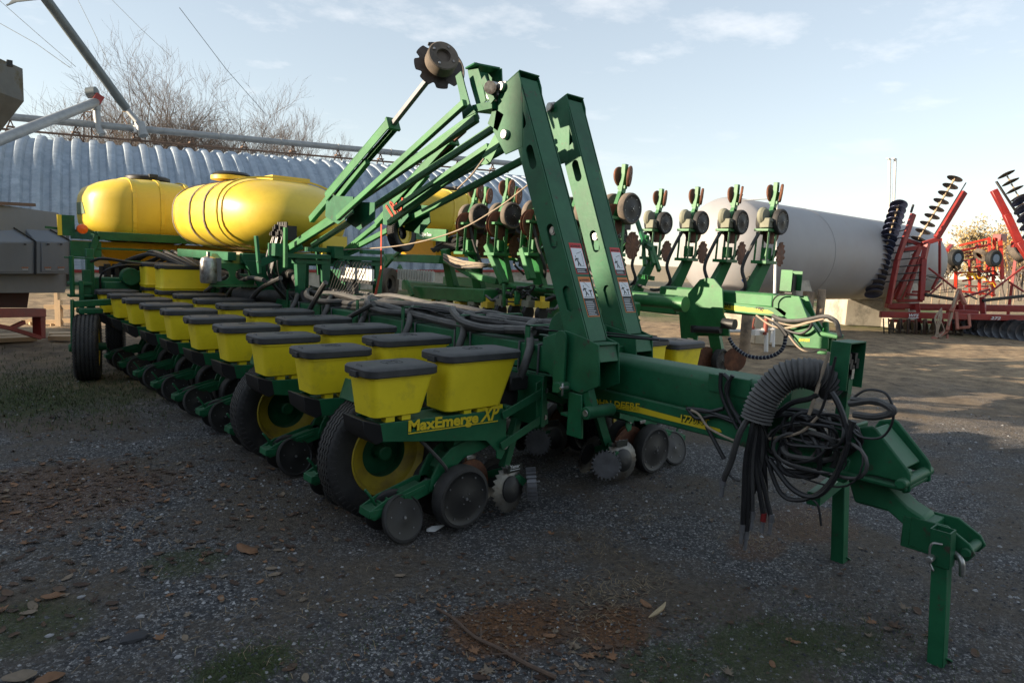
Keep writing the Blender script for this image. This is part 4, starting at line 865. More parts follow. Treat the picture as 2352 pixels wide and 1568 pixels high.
m = MB(); m.loft([[Vector((x, y, z)) for x, y, z in ((2.1, Yn+.1, 1.72), (5.1, Yn+.1, 1.72), (5.1, Yf, 1.72), (2.1, Yf, 1.72))], [Vector((x, y, z)) for x, y, z in ((2.4, Yn+.3, 1.30), (4.9, Yn+.3, 1.30), (4.9, Yf-.2, 1.30), (2.4, Yf-.2, 1.30))]]); m.build('tank_hopper_bottom', mat_or := mat('orange_yellow_tank', (.72,.38,.02), .4, var=.08), s1)
m = MB()
m.bar((2.12, Yn-.05, 1.80), (5.2, Yn-.05, 1.80), .06, .12); m.bar((2.12, Yn-.05, 1.80), (2.02, Yn-.05, 1.50), .06, .08); m.bar((2.10, Yn-.04, 1.62), (4.4, Yn-.04, 1.62), .03, .03)
m.bar((2.12, Yn-.05, 1.8), (2.12, Yf, 1.8), .06, .12); m.box((1.98, Yn-.02, 1.60), (.38, .05, .22)); m.build('tank_frame', GREEN, planter, bevel=.005)
m = MB(); m.box((3.5, Yn+.2, 1.30), (2.6, .25, .12)); 
for i in range(24): m.box((2.25+.11*i, Yn+.03, 1.30), (.06, .16, .20))
m.build('seed_meter_bank', BLK, planter)
for i in range(14):
    x0 = 2.3+.09*i; m = MB(); P_ = spline([(x0, Yn, 1.34), (x0+.25, Yn-.3, 1.52+rnd.uniform(-.03, .06)), (x0*.4+1.75+rnd.uniform(-.05, .05), Yn-.8, 1.58+rnd.uniform(-.05, .05)), (3.0+.03*i, Yn-1.6, 1.36), (3.15+.04*i, Yn-2.8, 1.22)], 6)
    m.tube(P_, .026, 6); m.build('seed_hose', HOSE, planter)
# outboard gauge wheel, lift posts and rear frame
c = (1.70, 9.75, .41); t_ = tyre_mb(c, (1, -.25, 0), .41, .27, .55).build('lift_tyre', RUB, planter, ang=30); rim_mb(c, (-1, .25, 0), .235, .27).build('rim', [TANKY, BLK], t_)
c = (2.25, 10.9, .40); t_ = tyre_mb(c, (1, -.25, 0), .40, .22, .55).build('lift_tyre', RUB, planter, ang=30)
m = MB(); m.bar((1.54, 9.75, .36), (1.56, 9.80, 1.0), .03, .09); m.cyl((1.50, 9.75, .41), (1.9, 9.75, .41), .05, 12); m.bar((1.56, 9.8, .94), (2.3, 9.9, .98), .07, .08); m.box((1.74, 9.8, .86), (.26, .20, .06)); m.build('wheel_frame', GREEN, planter, bevel=.008)
m = MB(); m.bar((1.90, 10.6, .5), (1.90, 10.6, 1.62), .09, .09); m.bar((1.84, 10.5, .9), (1.84, 10.5, 1.34), .09, .09); m.bar((1.76, 10.4, .7), (1.76, 10.4, 1.2), .05, .05); m.box((1.76, 10.5, 1.16), (.26, .2, .04)); m.box((1.76, 10.5, 1.0), (.26, .2, .03)); m.cyl((1.66, 10.4, 1.0), (1.66, 10.4, 1.52), .03, 10)
m.bar((1.58, 10.4, 1.50), (2.6, 10.5, 1.46), .02, .02); m.build('lift_post', GREEN, planter, bevel=.005)
m = MB(); m.box((2.6, 10.8, 1.08), (1.3, .25, .30)); m.box((2.2, 10.6, 1.0), (.3, .2, .36)); m.bar((1.9, 10.6, .95), (3.5, 10.6, .95), .14, .14); m.cyl((2.35, 10.55, 1.26), (2.35, 10.4, 1.26), .12, 16); m.bar((2.4, 10.6, 1.28), (3.3, 10.6, 1.24), .08, .12)
m.box((3.6, 10.5, 1.15), (1.2, .3, .35)); m.build('rear_frame', GREEN, planter, bevel=.01)
m = MB(); m.tube(spline([(1.9, 10.5, 1.45), (2.0, 10.3, 1.50), (2.3, 10.3, 1.46), (2.8, 10.3, 1.40)], 5), .02, 6); m.tube(spline([(2.0, 10.5, 1.0), (1.98, 10.3, 1.3), (2.2, 10.2, 1.42), (2.6, 10.3, 1.42)], 5), .014, 6); m.build('cable', CABLE, planter)
# slow-moving marker lamp on the tank corner
m = MB(); m.box((1.74, 11.2, 1.92), (.20, .03, .28)); m.mat(1).box((1.66, 11.18, 1.92), (.05, .03, .28)); m.mat(2).lathe([(.005, -.05), (.065, -.04), (.07, 0), (.065, .04), (.005, .05)], (1.92, 11.15, 1.88), (0, -1, 0), 18); m.mat(0).bar((1.5, 11.22, 1.88), (2.1, 11.3, 1.84), .03, .03)
m.build('warning_lamp', [GREEN, DECALY, ORANGE], planter)
# vacuum fan pipe, big black hose loops, valve block
m = MB(); m.tube([(2.95, 8.2, 1.16), (3.55, 7.6, 1.16), (3.6, 7.0, 1.14)], .085, 16); m.build('manifold_pipe', HOSE, planter)
m = MB(); m.tube(spline([AX('N5', x, y, 3.4) for x, y in ((220,1300),(205,1050),(230,920),(300,880),(380,930),(440,1060),(490,1200),(600,1330),(760,1390),(950,1400))], 7), .055, 14); m.build('fan_hose', RUB, planter)
m = MB(); m.tube(spline([AX('N5', x, y, 3.5) for x, y in ((410,1310),(360,1150),(350,1000),(300,920))], 6), .05, 12); m.build('fan_hose', RUB, planter)
for v, pts, X_ in (('N5', [(530,1380),(620,1220),(700,1080),(760,990)], 3.1), ('N5', [(1020,1460),(1150,1380),(1370,1260)], 3.2), ('L', [(1260,830),(1380,740),(1480,680)], 2.9), ('L', [(1460,880),(1560,760),(1680,700),(1820,720)], 3.0), ('L', [(1690,910),(1790,800),(1900,740),(1980,700)], 3.05), ('N5', [(0,1000),(60,980),(110,960)], 3.1), ('N5', [(680,1180),(900,1230),(1200,1260),(1400,1270)], 3.5), ('N5', [(700,1230),(950,1300),(1250,1320)], 3.4)):
    m = MB(); m.tube(spline([AX(v, x, y, X_) for x, y in pts], 6), .026, 8); m.build('vacuum_hose', HOSE, planter)
for i in range(7):
    m = MB(); m.tube(spline([AX('L', 1500+i*10, 690-i*8, 3.3), AX('L', 1620+rnd.uniform(-30, 30), 700+i*18, 3.4), AX('L', 1760+rnd.uniform(-30, 30), 770+i*12, 3.45), AX('L', 1900, 830+i*12, 3.5)], 6), .02, 7); m.build('vacuum_hose', rnd.choice((HOSE, HOSE, TAN)), planter)
m = MB(); m.tube(spline([AX('L', x, y, 3.3) for x, y in ((1520,470),(1600,470),(1650,510),(1740,580),(1840,600))], 6), .028, 8); m.build('vacuum_hose', TAN, planter)
vb = MB(); c = AX('N5', 230, 360, 3.3); vb.box(c, (.12, .40, .16))
for i in range(9): vb.box(c+Vector((-.07, -.18+.045*i, rnd.uniform(-.06, .08))), (.05, .025, .05)); vb.cyl(c+Vector((-.05, -.18+.045*i, .08)), c+Vector((-.05, -.18+.045*i, .12)), .012, 6)
vb.build('valve_block', BLK, planter)
for i in range(10):
    m = MB(); s0 = c+Vector((-.08, rnd.uniform(-.15, .15), -.05)); m.tube(spline([s0, s0+Vector((-.04, rnd.uniform(.0, .1), -.25)), s0+Vector((rnd.uniform(-.05, .1), .05, -.5)), s0+Vector((.1, -.1, -.72))], 6), rnd.choice((.007, .010, .013)), 6); m.build('cable', CABLE, planter)
m = MB(); c = AX('N5', 245, 460, 3.05); m.bar(c+Vector((0, 0, .14)), c-Vector((0, 0, .28)), .05, .03); m.build('bracket', GREEN2, planter)
m = MB(); a = AX('N5', 960, 860, 3.7); b = AX('N5', 1360, 900, 3.7); m.bar(a, b, .03, .12); m.mat(1).bar(a+Vector((0, 0, -.08)), b+Vector((0, 0, -.08)), .05, .03); p = AX('N5', 1140, 960, 3.7); m.bar(p, p-Vector((0, 0, .55)), .05, .05); m.build('flow_indicator', [WHITE, BLK], planter)
for i in range(11):
    m = MB(); s0 = a.lerp(b, i/10)+Vector((0, 0, .06)); m.tube(spline([s0, s0+Vector((-.04, .03, .06)), s0+Vector((-.1, .05, -.1)), s0+Vector((-.12, .15+.02*i, -.40)), s0+Vector((-.05, .2, -.55))], 6), .006, 5); m.build('cable', CABLE, planter)
m = MB(); m.prism([AX('N5', x, y, 3.9) for x, y in ((775,815),(945,830),(1090,930),(1110,1200),(830,1200))], (.02, 0, 0)); m.mat(1).cyl(AX('N5', 1100, 1030, 3.86), AX('N5', 1110, 1035, 3.92), .07, 20); m.mat(0).cyl(AX('N5', 905, 760, 3.8), AX('N5', 915, 760, 3.95), .05, 16); m.build('pump_plate', [GREEN, STEEL], planter)
# ================================================================== background
VW.update(Y1=(2003.9,696.2,.148), Y2=(0,0,.252), Y3=(1674.6,602.1,.156), Y4=(169.3,357.5,.144))
def AD(v, x, y, dep):
    r = ray(v, x, y)/F*dep; return Vector((r[0], r[1], r[2]+EYE))
VR = Vector((.744, -.666, 0)).normalized(); VF = Vector((.666, .744, 0)).normalized()      # level directions: rightwards, away
ZINC = mat('galvanised_steel', (.36,.42,.48), .55, metal=.3, var=.16, scale=1.2, col2=(.29,.35,.41), c2s=2.5, c2t=(.45,.6))
ZPIPE = mat('weathered_zinc_pipe', (.30,.31,.31), .5, metal=.4, var=.2, scale=3)
# ---- arched corrugated storage building
ax_ = Vector((MM@np.array((8000-CX, -(906-CY), -F)))); ax_ = Vector((math.cos(math.radians(-11)), math.sin(math.radians(-11)), .030)).normalized(); pr_ = Vector((-ax_.y, ax_.x, 0))
if pr_.dot(VF) < 0: pr_ = -pr_
B0 = AZ('O', 175, 653, 0)
RAD = 6.1
hut = thing('storage_hut', B0+pr_*RAD, 'long arched grain hut of corrugated galvanised steel behind the yellow tanks', 'hut')
per = .64; S0 = -15
def projx(p):
    c = MM.T@(np.array(p)-np.array((0, 0, EYE))); return CX-F*c[0]/c[2]
S1 = next(s for s in np.arange(5, 40, .25) if projx(B0+ax_*s+pr_*RAD*.55+Vector((0, 0, 5))) > 1245); n_ = int((S1-S0)/per); mb = MB(); rings = []
prof = [(0, 0), (.16, .0), (.30, .14), (.36, .155), (.64, .155), (.70, .14), (.84, .0)]
angs = [PI*i/56 for i in range(57)]; zb = .55
V = []; Fs = []
for i in range(n_):
    for (t, h) in prof:
        s = S0+(i+t)*per; r = RAD-.155+h
        for a in angs: V.append(B0+ax_*s+pr_*(RAD-r*math.cos(a))+Vector((0, 0, zb+(r*.93)*math.sin(a))))
na = len(angs); N_ = len(V)//na
Fs = [(i*na+k, (i+1)*na+k, (i+1)*na+k+1, i*na+k+1) for i in range(N_-1) for k in range(na-1)]
mb.add(V, Fs); zm = ZINC.copy(); zm.name = 'rippled_galvanised_steel'
t = zm.node_tree; N = t.nodes; wv = N.new('ShaderNodeTexWave'); wv.bands_direction = 'Z'; wv.inputs['Scale'].default_value = 5.5; tcn = N.new('ShaderNodeTexCoord'); t.links.new(tcn.outputs['Object'], wv.inputs['Vector'])
bp = N.new('ShaderNodeBump'); bp.inputs['Strength'].default_value = .5; bp.inputs['Distance'].default_value = .03; t.links.new(wv.outputs[0], bp.inputs['Height']); t.links.new(bp.outputs[0], N['Principled BSDF'].inputs['Normal'])
mb.build('curved_shell', zm, hut, ang=24)
for s in (S0, S0+n_*per-.1):
    m = MB(); P_ = [B0+ax_*s+pr_*(RAD-(RAD-.1)*math.cos(a))+Vector((0, 0, zb+(RAD-.1)*.93*math.sin(a))) for a in angs]+[B0+ax_*s+pr_*(RAD*2-.1), B0+ax_*s+pr_*.1]; m.prism(P_, ax_*.08); m.build('end_wall', ZINC, hut)
m = MB()
for off in (0, RAD*2): m.bar(B0+ax_*S0+pr_*off+Vector((0, 0, .0)), B0+ax_*S1+pr_*off+Vector((0, 0, .0)), .35, 1.15)
m.build('footing', CONC, hut)
m = MB(); m.bar(B0+ax_*S0-pr_*.2+Vector((0, 0, .52)), B0+ax_*S1-pr_*.2+Vector((0, 0, .52)), .06, .12); m.build('sill', RED, hut)
def RG(s, z): return B0+ax_*s+pr_*RAD+Vector((0, 0, zb+RAD*.93+z))
# ---- conveyor tube along its ridge
cv = thing('ridge_conveyor', RG(0, 0), 'long grey conveyor tube carried on short legs along the ridge of the arched hut', 'conveyor')
m = MB(); m.tube([RG(-14, .72), RG(S1-.5, .72)], .16, 14); 
for s in range(-12, int(S1), 3): m.tube([RG(s, .72), RG(s+.06, .72)], .20, 14)
m.build('tube', ZPIPE, cv)
m = MB(); m.tube([RG(-14, .18), RG(S1-1, .18)], .05, 8); m.build('lower_pipe', mat_rustp := mat('rusty_pipe', (.16,.10,.07), .8, var=.3, scale=2), cv)
for s in np.arange(-12, S1-1, 2.4):
    m = MB(); 
    for d_ in (-.25, .25): m.bar(RG(s+d_, -.1), RG(s, .6), .05, .05)
    m.box(RG(s, .3), (.3, .3, .06)); m.build('leg', mat_rustp, cv)
def RT(px):  # ridge station seen at column px
    best = min((abs(projx(RG(s/4, .7))-px), s/4) for s in range(-56, 104)); return best[1]
def projx(p):
    c = MM.T@(np.array(p)-np.array((0, 0, EYE))); return CX-F*c[0]/c[2]
def dep(p): return -(MM.T@(np.array(p)-np.array((0, 0, EYE))))[2]
sg1, sg2 = RT(222), RT(300); d1_, d2_ = dep(RG(sg1, .7)), dep(RG(sg2, .7))
au = thing('grain_auger', AD('Y2', 1270, 1150, d2_), 'long dark grain auger tube rising steeply from the hut roof out of the photo', 'auger')
m = MB(); m.tube([AD('Y2', 380, -60, d2_-4), AD('Y2', 1150, 990, d2_)], .20, 14); m.build('tube', mat_aug := mat('dark_zinc', (.13,.15,.155), .5, metal=.4, var=.2, scale=2), au)
m = MB(); m.tube([AD('Y2', 1150, 990, d2_), AD('Y2', 1270, 1130, d2_)], .13, 12); m.tube([AD('Y2', 1270, 1120, d2_), AD('Y2', 1310, 1240, d2_)], .22, 12); m.build('lower_spout', ZPIPE, au)
m = MB(); m.tube([AD('Y2', 1240, 1150, d2_), AD('Y2', 1250, 1210, d2_)], .14, 10); m.build('inlet_box', WHITE, au)
m = MB(); q = AD('Y2', 60, 50, d2_-4); m.bar(q, AD('Y2', 150, 15, d2_-4), .05, .05); m.bar(AD('Y2', 150, 15, d2_-4), AD('Y2', 380, -10, d2_-4), .05, .05); m.prism([AD('Y2', x, y, d2_-4) for x, y in ((60,50),(150,20),(340,-20),(200,-30),(120,-10))], VF*.04); m.build('spout_bracket', mat_aug, au)
a2 = thing('grain_auger', AD('Y2', 870, 1180, d1_), 'shorter grey grain auger tube sloping up to a motor above the hut roof', 'auger')
m = MB(); m.tube([AD('Y2', -60, 1300, d1_-6), AD('Y2', 880, 930, d1_)], .20, 14); m.build('tube', ZPIPE, a2)
m = MB(); m.tube([AD('Y2', 860, 930, d1_), AD('Y2', 880, 1010, d1_)], [.28, .18], 12); m.tube([AD('Y2', 880, 1000, d1_), AD('Y2', 895, 1160, d1_), AD('Y2', 930, 1230, d1_)], .15, 12); m.build('down_spout', ZPIPE, a2)
m = MB(); m.tube([AD('Y2', 800, 850, d1_), AD('Y2', 880, 840, d1_)], .24, 16); m.mat(1).box(AD('Y2', 890, 905, d1_), (.35, .35, .42), Matrix.Rotation(.5, 3, 'Y')); m.build('motor', [mat_aug, RED], a2)
for i, (xx, s_) in enumerate(((1150, sg2), (800, sg1-.8))):
    tr = thing('trestle', AD('Y2', xx, 1290, d2_), ('pale braced steel trestle under the foot of the steep auger', 'dark braced steel trestle under the short sloping auger')[i], 'trestle')
    m = MB(); dd = d2_ if i == 0 else d1_; w0 = 35; x0 = xx
    for a_, b_ in (((x0-w0, 1020), (x0-w0-0, 1310)), ((x0+w0, 1020), (x0+w0, 1300)), ((x0-w0, 1020), (x0+w0, 1020))): m.bar(AD('Y2', *a_, dd), AD('Y2', *b_, dd), .05, .05)
    m.build('frame', mat('pale_rust', (.40,.30,.20), .8, var=.2) if i == 0 else mat_rustp, tr)
    m = MB()
    for a_, b_ in (((x0-w0, 1050), (x0+w0+30, 1230)), ((x0+w0, 1050), (x0-w0-110, 1230)), ((x0-w0-10, 1040), (x0-w0-110, 1230))): m.bar(AD('Y2', *a_, dd), AD('Y2', *b_, dd), .035, .035)
    m.build('brace', mat_rustp, tr)
for i, (pts, lab) in enumerate(((((0,215),(330,400),(640,620)), 'lowest thin guy wire crossing the sky at the far left'), (((0,10),(330,300),(690,610)), 'thin guy wire crossing the sky from the top left corner'), (((700,-20),(850,280),(1000,600)), 'thin guy wire running down the sky just right of the steep auger'), (((1000,-20),(1280,260),(1560,520)), 'thin guy wire crossing the sky above the big bare tree'))):
    m = MB(); m.tube([AD('Y2', x, y, 24+4*i) for x, y in pts], .011, 5); tag(m.build('guy_wire', mat_aug), lab, 'wire', 'guy wires of the grain augers')
m = MB(); m.tube([AD('O', 412, 18, 26), AD('O', 520, 160, 29), AD('O', 615, 268, 32)], .012, 5); tag(m.build('guy_wire', mat_aug), 'thin guy wire descending the sky towards the small bare tree', 'wire', 'guy wires of the grain augers')
# hopper bin cut off by the left edge
hb_ = thing('hopper_bin', AD('O', -60, 270, 12), 'rust-streaked steel hopper bin hanging into the left edge of the sky', 'bin'); m = MB()
c_ = AD('O', -128, 200, 12); m.lathe([(.25, -1.5), (1.15, -.08), (1.15, .50), (.2, .78)], c_, (0, 0, 1), 8, ph=.55); m.build('shell', mat('rusty_bin_steel', (.12,.125,.12), .7, metal=.3, var=.3, scale=2, col2=(.09,.075,.04), c2s=2), hb_, ang=20)
m = MB(); m.box(AD('O', 22, 146, 11.6), (.08, .08, .1)); m.bar(c_, Vector((c_.x-.6, c_.y+.2, 0)), .1, .1); m.build('fitting', BLK, hb_)
# ---- bare trees
BARK = mat('grey_brown_bark', (.12,.098,.085), .9, var=.3, scale=3); TWIG = mat('brown_twigs', (.15,.118,.10), .9, var=.3, scale=2)
def tree(name, base, height, spread, label, stems, depth_, seed, leaf=None, leafn=0, start=.0, twig=.018, group=None):
    r = random.Random(seed); T = thing(name, base, label, 'tree', group); tr, tw = MB(), MB(); tips = []
    def grow(p, d, L, rad, lev):
        n = 4; pts = [p]; rads = [rad]; q = p.copy(); dd = d.copy()
        for i in range(n):
            dd = (dd+Vector((r.uniform(-.13, .13), r.uniform(-.13, .13), r.uniform(-.02, .14)))).normalized(); q = q+dd*L/n; pts.append(q.copy()); rads.append(rad*(1-.55*(i+1)/n))
        (tr if lev < 2 else tw).tube(pts, rads, 7 if lev == 0 else (5 if lev < 3 else 3), False)
        if lev >= depth_: tips.append(q.copy()); return
        k = r.choice((3, 4, 4, 5)) if lev else r.choice((5, 6, 7))
        for j in range(k):
            t = r.uniform(.25, 1) if j else 1; i = min(n-1, int(t*n)); pp = pts[i].lerp(pts[i+1], t*n-i) if t < 1 else pts[-1]
            side = Vector((r.gauss(0, 1), r.gauss(0, 1), r.gauss(0, .35))); side = (side-dd*side.dot(dd)).normalized()
            nd = (dd*r.uniform(.75, 1.1)+side*r.uniform(.45, .95)*spread+Vector((0, 0, .06))).normalized()
            grow(pp, nd, L*r.uniform(.52, .78), max(twig*.5, rads[i]*.62), lev+1)
    for s in range(stems):
        a = 2*PI*s/stems+r.random(); lean = r.uniform(.12, .40)*spread
        grow(base+Vector((math.cos(a)*.4, math.sin(a)*.4, 0)), Vector((math.cos(a)*lean, math.sin(a)*lean, 1)).normalized(), height*r.uniform(.36, .44), height*.020, 0)
    tr.build('trunk', BARK, T, ang=60); tw.build('crown', TWIG, T, ang=60)
    if leaf:
        lf = MB()
        for _ in range(leafn):
            c = r.choice(tips)+Vector((r.gauss(0, .45), r.gauss(0, .45), r.gauss(0, .35))); s = r.uniform(.08, .2); u = Vector((r.gauss(0, 1), r.gauss(0, 1), r.gauss(0, 1))).normalized()*s; v = u.orthogonal().normalized()*s*.7
            lf.add([c-u, c+v, c+u, c-v], [(0, 1, 2, 3)])
        lf.build('leaves', leaf, T)
    return T
def at_depth(px, d): p = AD('O', px, 600, d); return Vector((p.x, p.y, 0))
tree('bare_tree', at_depth(360, 52), 15.0, .95, 'big leafless tree with a wide fan of twigs behind the left of the arched hut', 5, 5, 11, group='bare trees behind the hut')
tree('bare_tree', at_depth(225, 56), 12.5, 1.0, 'leafless tree with a low thin crown at the left of the biggest one', 5, 5, 29, group='bare trees behind the hut')
tree('bare_tree', at_depth(490, 56), 14.2, 1.0, 'leafless tree leaning over the hut roof at the right of the biggest one', 5, 5, 17, group='bare trees behind the hut')
tree('bare_tree', at_depth(655, 62), 14.0, .75, 'small upright leafless tree standing alone above the middle of the hut roof', 3, 5, 5, group='bare trees behind the hut')
tree('bare_tree', at_depth(725, 62), 11.6, .85, 'lowest small leafless tree, at the right end of those above the hut roof', 2, 5, 8, group='bare trees behind the hut')
tree('bare_tree', at_depth(15, 40), 8.2, 1.0, 'sparse leafless tree by the hopper bin at the left edge', 1, 4, 31, group='bare trees behind the hut')
AUT = mat('dry_tan_leaves', (.30,.22,.10), .9, var=.35, scale=1.5); AUT2 = mat('amber_leaves', (.38,.21,.05), .9, var=.3, scale=1.5)
for i, (px_, d, h, s, lf, n, lab) in enumerate(((2262, 75, 8.6, .8, AUT, 5200, 'tan-leaved autumn tree, tallest behind the red cultivator'), (2325, 70, 6.8, .8, AUT2, 2600, 'amber-leaved low tree at the right edge behind the red cultivator'), (2185, 85, 6.6, .9, AUT, 1200, 'thin almost bare tree left of the tan one behind the red frame'), (2352, 62, 7.5, .9, AUT, 300, 'dark nearly leafless tree at the right edge behind the tyre of the cultivator'), (2400, 66, 7.5, .9, AUT, 900, 'leafless tree just beyond the right edge behind the raised disc wing'))):
    tree('autumn_tree', at_depth(px_, d), h, s, lab, 3, 4, 40+i, lf, n, group='autumn trees at the edge of the field')
# ---- propane tank
WT = mat('chalky_white_paint', (.31,.305,.31), .55, var=.10, scale=.8, col2=(.30,.28,.27), c2s=1.1, c2t=(.50,.75))
pa_ = AD('O', 1660, 590, 17.6); pb_ = AD('O', 2085, 594, 25.0); pa_.z = pb_.z = 2.24; ta = (pb_-pa_).normalized(); RT_ = 1.32
pt = thing('propane_tank', (pa_+pb_)/2-Vector((0, 0, 2.24)), 'long white horizontal gas storage tank with domed ends on concrete saddles', 'tank')
m = MB(); L_t = (pb_-pa_).length; pr2 = [(.02, -.72), (RT_*.35, -.68), (RT_*.65, -.52), (RT_*.86, -.30), (RT_*.97, -.10)]; pr2 += [(RT_, 0)]+[(RT_, L_t*k/8) for k in range(1, 8)]+[(RT_, L_t)]+[(r_, L_t-t_) for r_, t_ in pr2[:5][::-1]]
m.lathe(pr2, pa_, ta, 56); m.build('vessel', WT, pt, ang=60)
m = MB()
for k in (2, 5): m.lathe([(RT_+.004, L_t*k/7-.015), (RT_+.010, L_t*k/7), (RT_+.004, L_t*k/7+.015)], pa_, ta, 56, (False, False))
m.build('weld_seam', WT, pt)
sd3 = Vector((-ta.y, ta.x, 0)); sd3 = sd3 if sd3.dot(VF) < 0 else -sd3
# saddles
for i, u in enumerate((.17*L_t, .80*L_t)):
    c = pa_+ta*u; m = MB(); wdt = 1.25; P_ = []
    P_ = [(-wdt, 0), (-wdt, 1.20)]+[(RT_*.98*math.sin(a), 2.24-RT_*.98*math.cos(a)) for a in [math.radians(x) for x in range(-58, 59, 8)]]+[(wdt, 1.20), (wdt, 0)]
    base_ = Vector((c.x, c.y, 0)); m.prism([base_+sd3*-a+Vector((0, 0, b)) - ta*.45 for a, b in P_], ta*.9); m.build('saddle', CONC, pt, bevel=.02)
c = AZ('O', 2000, 748, 0); m = MB(); m.box(Vector((c.x, c.y, .45))+VF*.5, (2.1, 1.6, .9), Matrix.Rotation(math.atan2(VR.y, VR.x), 3, 'Z')); m.mat(1).box(Vector((c.x, c.y, .925))+VF*.5, (2.0, 1.5, .05), Matrix.Rotation(math.atan2(VR.y, VR.x), 3, 'Z'))
cb_ = m.build('concrete_block', [CONC, WHITE], None, base=Vector((c.x, c.y, 0)), bevel=.02); tag(cb_, 'pale concrete block with a white top under the right end of the gas tank', 'concrete block')
# hazard diamond
m = MB(); 
def TS(v, x, y, e=.0): 
    r = ray(v, x, y); r = Vector(r); o = Vector((0, 0, EYE)); # meet the cylinder
    d = r-ta*r.dot(ta); w_ = (o-pa_)-ta*((o-pa_).dot(ta)); A_ = d.dot(d); B_ = 2*d.dot(w_); C_ = w_.dot(w_)-(RT_+e)**2; D_ = B_*B_-4*A_*C_
    t_ = (-B_-math.sqrt(max(D_, 0)))/(2*A_); return o+r*t_
for pts, k in ((((215,225),(245,268),(205,300),(180,262)), 0), (((262,270),(325,262),(338,285),(315,325),(275,325),(250,290)), 1)):
    m.mat(k).add([TS('Y3', x, y, .012) for x, y in pts], [tuple(range(len(pts)))])
m.mat(2)
for a_, b_ in (((300,205),(250,240)), ((250,240),(295,255)), ((303,203),(285,262)), ((280,285),(312,268)), ((312,268),(322,300)), ((322,300),(290,318)), ((290,318),(280,285))): m.bar(TS('Y3', *a_, .02), TS('Y3', *b_, .02), .012, .012)
m.build('hazard_label', [mat('blue_decal', (.02,.12,.5), .4), DECALY, DECALB], pt)
# white vent pipes and mast
vp = thing('vent_pipes', AZ('O', 2046, 700, 0)+VF*3, 'pair of tall white vent pipes rising side by side behind the gas tank', 'pipes'); 
dv_ = 27.0
for x0, x1 in ((2043.5, 2047.0), (2056.5, 2052)):
    m = MB(); b_ = AD('O', x1, 640, dv_); b_.z = 0; m.tube([b_, AD('O', x0, 366, dv_)], .055, 10); m.box(AD('O', x0-2, 365, dv_), (.3, .1, .04)); m.build('pipe', WHITE, vp)
m = MB(); p = AD('O', 1785, 452, 15.6); q = AD('O', 1776, 800, 15.6); q.z = 0; m.tube([q, AD('O', 1783, 530, 15.6)], .035, 8); m.tube([AD('O', 1783, 530, 15.6), p], .02, 8)
o_ = m.build('white_mast', WHITE, None, base=q); tag(o_, 'thin white mast standing in front of the white gas tank', 'pole')
m = MB(); m.tube([AD('O', 1783, 456, 15.6), AD('O', 1745, 458, 15.6), AD('O', 1690, 462, 15.6)], .012, 6); tag(m.build('white_rope', WHITE), 'white rope stretched level above the left end of the gas tank', 'rope')
# timber posts
for px_, y0, y1, w_, lab in ((1708, 690, 822, 24, 'thickest weathered timber post, nearest, below the second tongue'), (1855, 668, 752, 25, 'short wide timber post left of its slimmer twin'), (1885, 664, 745, 17, 'slim timber post right of the wide one')):
    b_ = AZ('O', px_, y1, 0) if w_ == 24 else AD('O', px_, 700, 17.5); b_.z = 0; dd = dep(b_); r_ = w_*dd/F/2; tp = AD('O', px_, y0, dd); m = MB(); m.tube([b_-Vector((0, 0, .02)), Vector((b_.x, b_.y, tp.z*.5)), Vector((b_.x, b_.y, tp.z-.02)), Vector((b_.x, b_.y, tp.z))], [r_, r_*1.02, r_, r_*.85], 14)
    tag(m.build('timber_post', WOOD, None, base=b_), lab, 'post', 'timber posts by the gas tank')
# piping
pp = thing('gas_piping', AZ('O', 1765, 798, 0), 'white and rust-red valve piping standing on the ground under the gas tank', 'piping'); d_ = 14.6
m = MB(); m.tube([Vector((*AD('Y3', 545, 1300, d_).xy, 0)), AD('Y3', 548, 1040, d_)], .045, 12); m.tube([AD('Y3', -300, 1010, d_), AD('Y3', 520, 1010, d_)], .04, 12); m.tube([AD('Y3', 480, 990, d_), AD('Y3', 660, 990, d_)], .03, 10); m.box(AD('Y3', 400, 1030, d_), (.30, .12, .12)); m.tube([AD('Y3', 610, 1180, d_), AD('Y3', 650, 800, d_)], .02, 6); m.build('white_pipe', WHITE, pp)
m = MB(); m.tube([AD('Y3', 530, 1070, d_), AD('Y3', 550, 830, d_)], .05, 10); m.tube([AD('Y3', 330, 1060, d_), AD('Y3', 345, 940, d_)], .05, 10); m.tube([AD('Y3', 345, 940, d_), AD('Y3', 375, 820, d_)], .02, 6); m.build('valve', mat('rust_red_valve', (.22,.05,.03), .6, var=.2), pp)
m = MB(); b_ = AD('Y3', 720, 1160, 16.2); b_.z = 0; m.box(b_+Vector((0, 0, .42)), (1.3, .5, .84), Matrix.Rotation(math.atan2(VR.y, VR.x), 3, 'Z')); tag(m.build('cabinet', mat('cream_metal', (.55,.46,.33), .6, var=.1), None, base=b_, bevel=.02), 'cream metal cabinet behind the valve piping', 'cabinet')
